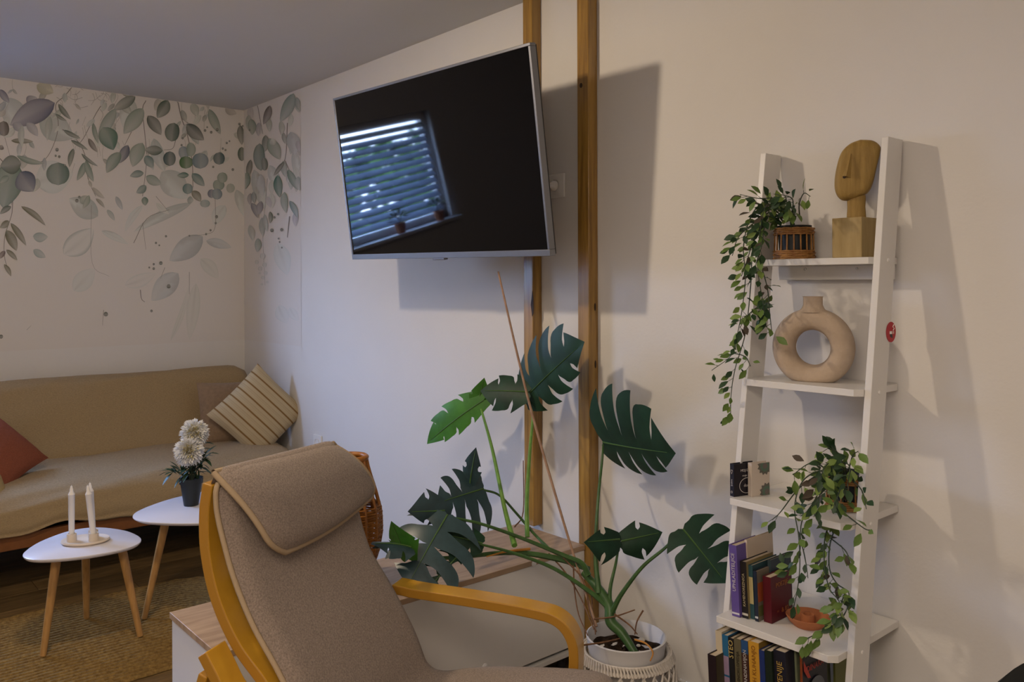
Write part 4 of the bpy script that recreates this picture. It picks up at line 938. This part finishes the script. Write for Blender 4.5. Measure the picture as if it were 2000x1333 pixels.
cover_text(r, f, .016, .045, .070, 'MOJ DOM', .010, (.55, .52, .50)); cover_text(r, f, .016, .045, .056, 'moje srce', .008, (.5, .47, .45)); cover_text(r, f, .016, .045, .028, 'dom', .012, (.5, .47, .45))
MB().tube([f((.0172, .045+.026*cos(a), .028+.021*sin(a))) for a in np.linspace(.6, 5.6, 28)], .0008, 5).build('printed_ring', MW, r)
MB().tube([f(q) for q in ((.008, -.001, .062), (.004, -.001, .070), (.0055, -.001, .074), (.008, -.001, .071), (.0105, -.001, .074), (.012, -.001, .070), (.008, -.001, .062))], .0006, 4).build('heart_outline', MW, r)
MB().tube([f((.008+.003*cos(a), -.001, .012+.003*sin(a))) for a in np.linspace(0, 2*pi, 13)], .0006, 4).build('printed_ring', MW, r)
text('ljubim', .008, MW, r, f((.008, -.001, .038)), f((0, 0, 1))-f((0, 0, 0)), f((-1, 0, 0))-f((0, 0, 0)), name='spine_title')
q0 = at(1461, 969, z=z3)
r, f = book('small cream box with grey green printed flowers beside the black box', (q0.x, q0.y), .016, .062, .092, [(.58, .50, .42)], z3, cat='box', yaw=-.30)
for (cy, cz) in ((.045, .082), (.052, .010)):
    for k, (rad, col) in enumerate(((.026, (.13, .12, .10)), (.018, (.10, .17, .12)), (.009, (.16, .13, .12)))):
        pol = []
        for i in range(24):
            a = 2*pi*i/24; rr_ = rad*(1 if i % 2 else .78); yy = min(max(cy+rr_*cos(a), .001), .061); zz = min(max(cz+rr_*sin(a), .001), .0905); pol.append((yy, zz))
        MB().prism(pol, .0164+k*.0003, .0168+k*.0003, lambda p: f((p[2], p[0], p[1]))).build('printed_flower', plain('flower_ink%d' % k, col), r)
# ---------------- books on the fourth shelf
z4 = SH[3][0]; G4 = 'books on the fourth shelf'
def bx_(u, v, z): p = at(u, v, z=z); return (p.x, p.y)
book('tall purple book with white lettering, leaning at the left end of the fourth shelf', bx_(1430, 1203, z4), .024, .125, .190, [(.115, .075, .27), (.12, .08, .28)], z4, .055, G4, 'UPHLADITELJICE', (.55, .5, .5), .0145, tx=.95, strips=((.03, .055, (.6, .58, .6)),), toff=.12)
book('tall cream booklet with a red torn edge behind the purple book', (bx_(1449, 1203, z4)[0]+.002, -.262), .008, .125, .198, [(.55, .45, .34)], z4, .05, G4)
book('black book with yellowish spine lettering beside the purple book', bx_(1450, 1207, z4), .0185, .13, .150, [(.014, .012, .012), (.25, .19, .08)], z4, .05, G4, 'KAMENOREZNICA', (.42, .36, .22), .0105, strips=((.05, .09, (.55, .52, .45)),))
book('thin teal book with a cream stripe on its spine', bx_(1466, 1209, z4), .0125, .135, .142, [(.03, .085, .10), (.03, .07, .08)], z4, .05, G4, strips=((.28, .78, (.50, .42, .20)),))
r, f = book('dark blue paperback with grey and orange cover in front of the teal book', bx_(1475, 1214, z4), .010, .11, .132, [(.012, .018, .035), (.17, .14, .10)], z4, .045, G4, strips=((.06, .10, (.5, .5, .5)),))
box('cover_band', (.0101, .003, .05), (.0105, .106, .10), plain('orange_band', (.34, .07, .02)), r, fr=f); box('cover_band', (.0101, .003, .012), (.0105, .106, .04), plain('olive_band', (.10, .10, .03)), r, fr=f)
q = bx_(1484, 1212, z4)
book('dark blue green book standing behind the dark red book', (q[0]+.001, q[1]+.045), .010, .10, .150, [(.03, .05, .06), (.025, .04, .055)], z4, .04, G4)
r, f = book('small dark red book with gold lettering, rightmost on the fourth shelf', (q[0]+.0125, q[1]), .024, .098, .120, [(.085, .004, .010)], z4, .03, G4)
cover_text(r, f, .024, .052, .094, 'POEZIJE', .017, (.32, .12, .03)); cover_text(r, f, .024, .064, .024, '& 83', .018, (.30, .09, .02)); cover_text(r, f, .024, .030, .026, 'xx', .010, (.2, .05, .02))
# terracotta candle holder
tc_ = at(1578, 1222, z=z4)
TH = thing('terracotta_candle_holder', 'round terracotta chamberstick dish on the fourth shelf', 'candle holder', (tc_.x, tc_.y, z4))
MB().lathe([(.001, .0), (.036, .0), (.050, .014), (.056, .026), (.0535, .027), (.047, .016), (.034, .006), (.018, .006), (.0165, .030), (.0125, .030), (.0115, .016), (.001, .016)], (tc_.x, tc_.y, z4+.0004), 36).build('dish', M_TERRA, TH, smooth=True)
# ---------------- books on the bottom shelf in view
z5 = SH[4][0]; G5 = 'books on the lowest visible shelf'
B5X = [0]
def b5(u0, u1, top, yfr, cols, label, dep=.16, lean=.05, ttop=None, **k):
    while at(u0, top, y=yfr).z > .471: yfr += .003
    a = at(u0, top, y=yfr); b = at(u1, top, y=yfr); h = a.z-z5; off = h*sin(lean)
    dep = min(dep, -.012-yfr)
    if ttop:
        zt_ = CAM.z-(ttop-HY)/FPX*(a-CAM).dot(F_)-z5; k['toff'] = (zt_-.31*k.get('tsize', .012)*len(k['title']))/h-.5
    xs = a.x+off; xe = b.x+off-.0008
    if u0 > 1400:
        xs = max(xs, B5X[0]+.0009); B5X[0] = xe = max(xe, xs+.006)
    return book(label, (xs, yfr), xe-xs, dep, h/cos(lean), cols, z5, lean, G5, **k)
b5(1382, 1398, 1278, -.385, [(.018, .010, .014), (.06, .05, .02)], 'small black book in front, leftmost on the lowest visible shelf', .14)
b5(1397, 1410, 1232, -.345, [(.55, .47, .33)], 'thick cream book behind the small black one, lowest visible shelf')
b5(1410, 1422, 1240, -.350, [(.02, .12, .24)], 'blue book with pink and grey blocks down its spine', strips=((.62, .80, (.33, .24, .35)), (.50, .60, (.33, .24, .35)), (.33, .43, (.36, .2, .2)), (.2, .3, (.3, .3, .3))))
b5(1422, 1433, 1246, -.352, [(.012, .012, .014)], 'black book with large gold letters down its spine', title='STEO', tcol=(.50, .38, .12), tsize=.020, ttop=1250)
b5(1433, 1447, 1247, -.355, [(.115, .10, .055)], 'olive grey book with dark faded lettering on its spine', title='ENCIKLOPEDIJA', tcol=(.03, .025, .015), tsize=.011, ttop=1268)
b5(1447, 1461, 1250, -.356, [(.05, .022, .018), (.01, .03, .09)], 'dark brown book with white title and a blue top on its spine', title='USKANDINAVIJON', tcol=(.5, .48, .45), tsize=.013, strips=((.88, 1.0, (.02, .07, .18)),), ttop=1268)
b5(1461, 1482, 1252, -.358, [(.52, .27, .028), (.2, .12, .02)], 'bright orange cookbook in the middle of the lowest visible shelf', title='NASTIH KUHANJO', tcol=(.24, .09, .01), tsize=.0165, ttop=1258)
b5(1482, 1493, 1270, -.36, [(.015, .03, .13), (.01, .05, .2)], 'deep blue book right of the orange cookbook', strips=((.3, .72, (.005, .03, .25)),))
b5(1493, 1507, 1270, -.362, [(.010, .018, .010)], 'very dark green book between the blue and navy ones')
b5(1507, 1534, 1268, -.363, [(.012, .012, .022)], 'thick navy book with gold spine lettering SLOVENIJE', title='SLOVENIJE', tcol=(.40, .26, .06), tsize=.021, ttop=1282)
b5(1541, 1547, 1266, -.366, [(.15, .17, .10)], 'thin grey green book next to the navy book', strips=((.0, .98, (.15, .17, .10)),))
r, f = b5(1555, 1561, 1270, -.368, [(.25, .06, .02), (.012, .012, .022)], 'dark book with red and yellow lettering over a grey planet on its cover', dep=.12, lean=.02)
hh = .24
cover_text(r, f, .0085, .056, .236, 'DINARA', .022, (.45, .04, .03)); 
MB().prism(ci(.040, .062, .168, 36), .0093, .0097, lambda p: f((p[2], p[0], p[1]))).build('printed_planet', plain('planet_grey', (.12, .13, .15)), r)
MB().prism([(.002, .262), (.02, .235), (.034, .212), (.02, .215), (.002, .238)], .0093, .0097, lambda p: f((p[2], p[0], p[1]))).build('printed_flame', plain('flame_red', (.5, .05, .03)), r)
b5(1598, 1604, 1262, -.165, [(.13, .14, .03)], 'thin olive green book, rightmost on the lowest visible shelf', lean=.02, dep=.15)

# ================================================================== monstera
pc = V((3.570, -.325, 0)); PT = .335
PB = thing('basket_planter', 'round white rope basket planter on the floor beside the ladder shelf', 'basket', (pc.x, pc.y, 0))
def bpr(z): return float(np.interp(z, [0, .05, .12, .20, .26, .285, .30], [.10, .125, .145, .149, .142, .128, .123]))
for sgn, nm in ((1, 'cord'), (-1, 'cord')):
    for k in range(26):
        a0 = 2*pi*k/26; pts = []
        for i in range(13):
            z = .01+.262*i/12; a = a0+sgn*i/12*1.25; R0 = bpr(z)+(.002*sgn); pts.append(V((pc.x+R0*cos(a), pc.y+R0*sin(a), z)))
        MB().tube(pts, .0036, 5).build('lattice_cord', M_ROPE, PB, smooth=True)
for z, rr_ in ((.012, .006), (.205, .005), (.272, .0065), (.288, .006)):
    MB().ring(None, bpr(z), rr_, 48, 8, fr=lambda p: p+V((pc.x, pc.y, z))).build('rope_ring', M_ROPE, PB, smooth=True)
mb = MB()
for k in range(90):
    a = 2*pi*k/90; R0 = bpr(.28)+.003
    p0 = V((pc.x+R0*cos(a), pc.y+R0*sin(a), .294)); p1 = V((pc.x+(R0+.010)*cos(a+.05), pc.y+(R0+.010)*sin(a+.05), .270)); mb.tube([p0, p1], .0035, 5)
mb.build('rope_fringe', M_ROPE, PB, smooth=True)['kind'] = 'stuff'
MP = thing('monstera_plant', 'large monstera with split leaves in a white pot, leaning over the cabinet', 'plant', (pc.x, pc.y, .02))
MB().lathe([(.001, .02), (.085, .02), (.112, .27), (.118, .32), (.121, .333), (.116, .335), (.111, .318), (.105, .285), (.001, .285)], (pc.x, pc.y, 0), 48).build('pot', plain('pot_offwhite', (.58, .57, .56)), MP, smooth=True)
sm = MB()
P = []
for i in range(9):
    row = []
    for k in range(37):
        r = .106*i/8; a = 2*pi*k/36; row.append(V((pc.x+r*cos(a), pc.y+r*sin(a), .290+.006*sin(a*5+i*2)+.005*sin(a*3-i))))
    P.append(row)
sm.grid(P); sm.build('soil', M_SOIL, MP, smooth=True)
for (u, v, r) in ((1253, 1251, .011), (1247, 1262, .007), (1229, 1258, .005), (1233, 1266, .005)):
    p = at(u, v, z=.302); MB().lathe([(.001, -r*.6), (r*.8, -r*.3), (r, 0), (r*.75, r*.4), (.001, r*.6)], p, 10).build('pebble', M_PEB, MP, smooth=True)

def monstera_leaf(base, tip, nrm, wl, wr, m, nl=6, droop=.0, curlL=0, curlR=0, foldL=.0, foldR=.0, slit=.35, gap=.30, tilt=0, lab=None, fwd=.16):
    """base,tip 3D; nrm approximate face normal; wl/wr half widths as fraction of length"""
    base, tip = V(base), V(tip); T = tip-base; L = T.length; T.normalize(); N = V(nrm); N = (N-T*N.dot(T)).normalized(); S = T.cross(N)
    def X(al, out, sd):
        o = out*L; c = curlL if sd < 0 else curlR; f = foldL if sd < 0 else foldR
        ang = f+c*out*1.6
        dx = o*cos(ang); dz = -o*sin(ang)
        return base+T*(al*L)+S*(sd*dx)+N*(dz-droop*L*(al*al)+droop*L*al)
    mb = MB(); NA, NV = 6, 12
    for sd, w in ((-1, wl), (1, wr)):
        bs = [i/nl for i in range(nl+1)]
        ends = []
        for i, b in enumerate(bs):
            q = b; ww = w*(sin(pi*min(1, .20+.80*q)**1.0))**.62 if q < 1 else 0
            ff = -.22+.50*q
            ends.append((q*.86+ff*w*1.5 if q < .999 else 1.0, max(ww, 0)))
        ends[0] = (-.20, w*.48)
        for k in range(nl):
            s0, s1 = bs[k]*.9, bs[k+1]*.9
            P = []
            last = k == nl-1
            for vi in range(NV+1):
                v = vi/NV; row = []; hook = 0
                v0 = slit+.06*sin(k*2.3); f = 1.0
                if v > v0 and not False:
                    x = (v-v0)/(1-v0); f = 1-gap*min(1, x*3)**.6
                    hook = max(0, (x-.45)/.55)**2
                bow = 1.05 if k < nl-1 else 1
                for ai in range(NA+1):
                    a = ai/NA*2-1; c = .5+.5*a*f
                    c = c+(.5+.5*f-c)*hook*.38; v_ = v*(1-.10*hook*(1-(a*.5+.5))**2)
                    if last: c = min(1, .5+.5*a*(f if a < 0 else 1))
                    fs_ = fwd*ends[k+1][1]*v_*v_*.9
                    B0 = (s0+(ends[k][0]-s0)*v_+fs_, ends[k][1]*v_); B1 = (s1+(ends[k+1][0]-s1)*v_+fs_, ends[k+1][1]*v_)
                    if last: B1 = (s1+(1-s1)*v_, 0)
                    al = B0[0]+(B1[0]-B0[0])*c; ou = B0[1]+(B1[1]-B0[1])*c
                    rip = .010*sin(pi*c)*v
                    p = X(al, max(0, ou), sd); row.append(p+N*(rip*L))
                P.append(row)
            mb.grid(P)
    o = mb.build('leaf', m, MP, smooth=True, weld=True, autos=180)
    if lab: o['label'] = lab
    mr = MB().tube([X(t, 0, 1)+N*.0012 for t in np.linspace(0, .9, 10)], lerp_list([.0028, .0008], 10), 5).build('midrib', M_MONU, o, smooth=True)
    return o
cf = -F_                                  # towards the camera
UPV = V((0, 0, 1))
def wp(u, v, y): return at(u, v, y=y)
# right hand leaves
NB = V((-.05, -.85, .50))                 # faces between the window and the room
monstera_leaf(wp(1178, 864, -.16), wp(1320, 886, -.24), cf+V((0, 0, -.08))+R_*.15, .56, .30, M_MON, nl=5, slit=.28, gap=.15, curlL=.22, curlR=.3, droop=.05, fwd=.14)
monstera_leaf(at(1334, 1034, D=2.46), at(1418, 1140, D=2.40), cf*.95+V((0, 0, .1))+R_*.3, .66, .50, M_MON, nl=4, slit=.28, gap=.28, curlL=.15, curlR=.15, droop=.06, fwd=.10)
monstera_leaf(at(1213, 1058, D=2.60), at(1294, 1040, D=2.62), UPV*.4+cf*.9, .42, .62, M_MON, nl=2, slit=.4, gap=.25, curlR=.6, droop=.10, fwd=.2)
monstera_leaf(at(1210, 1054, D=2.58), at(1140, 1060, D=2.52), UPV*.35+cf*.9, .66, .34, M_MON, nl=2, slit=.4, gap=.3, curlL=.5, droop=.12, fwd=.2)
# top leaves in front of the posts
LT = at(1028, 775, y=-.20)
monstera_leaf(LT, at(1142, 668, y=-.24), cf*.85-R_*.1+UPV*.35, .40, .26, M_MON, nl=5, slit=.34, gap=.24, curlL=.3, curlR=.5, droop=.08, fwd=.35)
monstera_leaf(at(1032, 766, y=-.22), at(938, 764, y=-.30), cf*.85+UPV*.45, .44, .40, M_MON, nl=3, slit=.4, gap=.2, curlL=.4, curlR=.3, droop=.10, fwd=.3)
monstera_leaf(at(945, 782, y=-.20), at(834, 868, y=-.30), cf*.85+UPV*.35, .18, .27, M_MONG, nl=4, slit=.5, gap=.16, curlL=.4, curlR=.5, droop=.34, fwd=.5, lab='fresh bright green leaf')
monstera_leaf(at(930, 802, y=-.21), at(946, 738, y=-.20), cf*.9, .36, .40, M_MONG, nl=2, slit=.6, gap=.2, curlL=.4, curlR=.4, lab='fresh bright green leaf')
# middle left leaves over the cabinet
monstera_leaf(at(944, 955, D=2.86), at(852, 984, D=2.72), cf*.9+UPV*.3, .80, .50, M_MONB, nl=4, slit=.22, gap=.38, curlL=.25, curlR=.3, droop=.06, fwd=.05)
monstera_leaf(at(918, 945, D=2.84), at(930, 874, D=2.82), cf*.9-R_*.3, .36, .30, M_MONB, nl=2, slit=.5, gap=.3, curlL=.6, curlR=.3, droop=.1)
monstera_leaf(at(874, 1006, D=2.60), at(796, 1146, D=2.44), cf*.85+UPV*.4-R_*.1, .66, .56, M_MONB, nl=4, slit=.18, gap=.40, curlL=.25, curlR=.3, droop=.12, fwd=.25)
monstera_leaf(at(868, 998, D=2.63), at(796, 1000, D=2.56), cf*.95+UPV*.15, .40, .62, M_MONB, nl=2, slit=.45, gap=.3, curlR=.4, curlL=.5, droop=.12, fwd=.2)
monstera_leaf(at(942, 1062, D=2.62), at(866, 1044, D=2.60), cf*.8+UPV*.5, .46, .40, M_MON, nl=3, slit=.4, gap=.25, curlL=.4, curlR=.6, droop=.12, fwd=.2)
monstera_leaf(at(902, 1078, D=2.55), at(828, 1160, D=2.45), cf*.9-R_*.2+UPV*.2, .18, .40, M_MON, nl=3, slit=.16, gap=.60, curlL=.3, curlR=.4, droop=.08, fwd=.4)
monstera_leaf(at(802, 1070, D=2.45), at(724, 1064, D=2.38), NB, .50, .60, M_MONB, nl=3, slit=.42, gap=.25, curlL=.6, curlR=.8, droop=.2, fwd=.2)
monstera_leaf(at(796, 1092, D=2.50), at(764, 1018, D=2.46), cf*.8-R_*.5+UPV*.2, .40, .50, M_MONG, nl=2, slit=.7, gap=.15, curlL=.3, curlR=.3, lab='leaf showing its green underside')
# petioles and trunk
S_ = lambda pts: pts
root_c = V((pc.x-.02, pc.y, .285))
stem('trunk', [V((pc.x+.055, pc.y-.02, .300)), at(1215, 1238, D=2.50), at(1193, 1215, D=2.52), at(1190, 1185, D=2.54), at(1168, 1150, D=2.58), at(1140, 1120, D=2.64)], [.011, .015, .017, .017, .014, .010], M_STEM, MP, 10, label='thick leaning main stem')
stem('petiole', [at(1150, 1125, D=2.60), at(1135, 1100, D=2.62), at(1100, 1085, D=2.66), at(1020, 1052, D=2.66), at(940, 1024, D=2.64), at(870, 1009, D=2.62)], [.010, .0085, .0072, .006, .005, .004], M_STEM, MP)
stem('petiole', [at(1193, 1190, D=2.53), at(1150, 1155, D=2.57), at(1080, 1110, D=2.62), at(1000, 1080, D=2.62), at(936, 1063, D=2.60)], [.010, .007, .006, .005, .0035], M_STEM, MP)
stem('petiole', [at(1150, 1112, D=2.62), at(1090, 1092, D=2.70), at(1000, 1080, D=2.70), at(880, 1090, D=2.58), at(800, 1090, D=2.50)], [.009, .010, .008, .006, .004], M_STEM, MP)
stem('petiole', [at(1005, 1066, y=-.50), at(985, 990, y=-.42), at(962, 880, y=-.32), at(940, 800, y=-.22)], [.0095, .0075, .0062, .0045], M_STEML, MP, label='bright green leaf stalk')
stem('petiole', [at(1030, 1050, y=-.34), at(1029, 980, y=-.30), at(1035, 880, y=-.25), at(1040, 812, y=-.22), at(1028, 778, y=-.20)], [.0085, .0075, .006, .0045, .0035], M_STEML, MP, label='bright green leaf stalk')
stem('petiole', [at(1075, 1075, D=2.75), at(1040, 1040, D=2.85), at(1010, 1005, D=2.88), at(975, 968, D=2.88), at(942, 957, D=2.86)], [.005, .005, .0045, .004, .004], M_STEM, MP)
stem('petiole', [at(1170, 1160, D=2.56), at(1163, 1080, D=2.62), at(1168, 980, D=2.70), at(1176, 900, y=-.17), at(1178, 868, y=-.16)], [.010, .0062, .005, .0045, .003], M_STEM, MP)
stem('petiole', [at(1196, 1195, D=2.52), at(1215, 1160, D=2.51), at(1255, 1108, D=2.49), at(1300, 1070, D=2.47), at(1322, 1044, D=2.46)], [.009, .007, .0055, .0045, .003], M_STEM, MP)
stem('petiole', [at(1192, 1190, D=2.53), at(1192, 1150, D=2.56), at(1203, 1100, D=2.59), at(1210, 1055, D=2.60)], [.007, .006, .0045, .003], M_STEM, MP)
for pts in ([(1072, 1082, 2.74), (1105, 1120, 2.66), (1135, 1170, 2.6), (1160, 1230, 2.5)], [(1120, 1100, 2.66), (1122, 1150, 2.63), (1130, 1200, 2.58), (1148, 1242, 2.5)], [(1100, 1090, 2.68), (1140, 1135, 2.6), (1150, 1190, 2.55), (1165, 1235, 2.49)],
            [(1160, 1210, 2.52), (1200, 1205, 2.5), (1240, 1192, 2.48)], [(1200, 1200, 2.5), (1230, 1222, 2.48), (1245, 1240, 2.47)], [(1131, 1262, 2.40), (1180, 1255, 2.43), (1210, 1248, 2.46)], [(1256, 1193, 2.46), (1244, 1215, 2.46), (1240, 1240, 2.47)],
            [(1005, 1030, 3.0), (1022, 1000, 3.05), (1022, 900, 3.1)], [(1035, 1030, 2.95), (1065, 1070, 2.85), (1090, 1085, 2.75)], [(1155, 1160, 2.6), (1158, 1200, 2.55), (1163, 1240, 2.5)]):
    stem('aerial_root', [at(u, v, D=d) for u, v, d in pts], [.0028, .0018], M_ROOT, MP, n=5, k=5)
stem('aerial_root', [at(1035, 1073, D=2.72), at(990, 1078, D=2.68), at(950, 1088, D=2.64)], [.005, .002], M_ROOTO, MP, n=6, label='orange dried sheath')
stem('aerial_root', [at(1240, 1250, D=2.46), at(1262, 1258, D=2.43), at(1275, 1275, D=2.40), at(1270, 1292, D=2.385)], [.003, .002], M_ROOTO, MP, n=6, label='orange dried root over the rim')
stem('support_cane', [at(973, 531, y=-.26), at(1012, 700, y=-.27), at(1045, 830, y=-.28), at(1105, 1035, D=2.72), at(1165, 1225, D=2.52)], [.0036, .0044, .0048, .0042, .0042], M_CANE, MP, n=7)

# ================================================================== dark chair at the right edge
bc = at(2042, 1375, D=1.40)
BC = thing('dark_chair', 'dark rounded chair back just showing at the bottom right corner', 'chair', (bc.x, bc.y, 0))
ua = R_.copy(); ua.z = 0; ua.normalize(); fa = V((-ua.y, ua.x, 0)); ztop = at(1975, 1291, D=1.40).z
def Sb(u, v):
    a = (u-.5)*2; zt = ztop+.006-.075*abs(a)**2.4; return bc*1.0+ua*(a*.16+.02)-fa*(.05*a*a)+V((0, 0, -bc.z+.50+(zt-.50)*v))
slab('backrest', Sb, lambda u, v: fa*-1.0, 20, 12, .05, plain('black_felt', (.008, .009, .008), .9), parent=BC, edge=.15)
slab('seat', lambda u, v: V((bc.x, bc.y, .44))+ua*((u-.5)*.42+.02)-fa*(v*.42-.02), lambda u, v: V((0, 0, 1)), 14, 14, .06, plain('black_felt', (.008, .009, .008), .9), parent=BC, edge=.15)
for (a, b) in ((-.16, .04), (.20, .04), (-.16, -.36), (.20, -.36)):
    q = V((bc.x, bc.y, 0))+ua*a+fa*b; MB().tube([q, V((q.x, q.y, .43))+(-ua*a*.15)], [.010, .014], 10).build('leg', M_BLACKPL, BC, smooth=True)
for a in (-.12, .16):
    q = V((bc.x, bc.y, .42))+ua*a; MB().tube([q, q+V((0, 0, .16))], .010, 8).build('back_post', M_BLACKPL, BC, smooth=True)
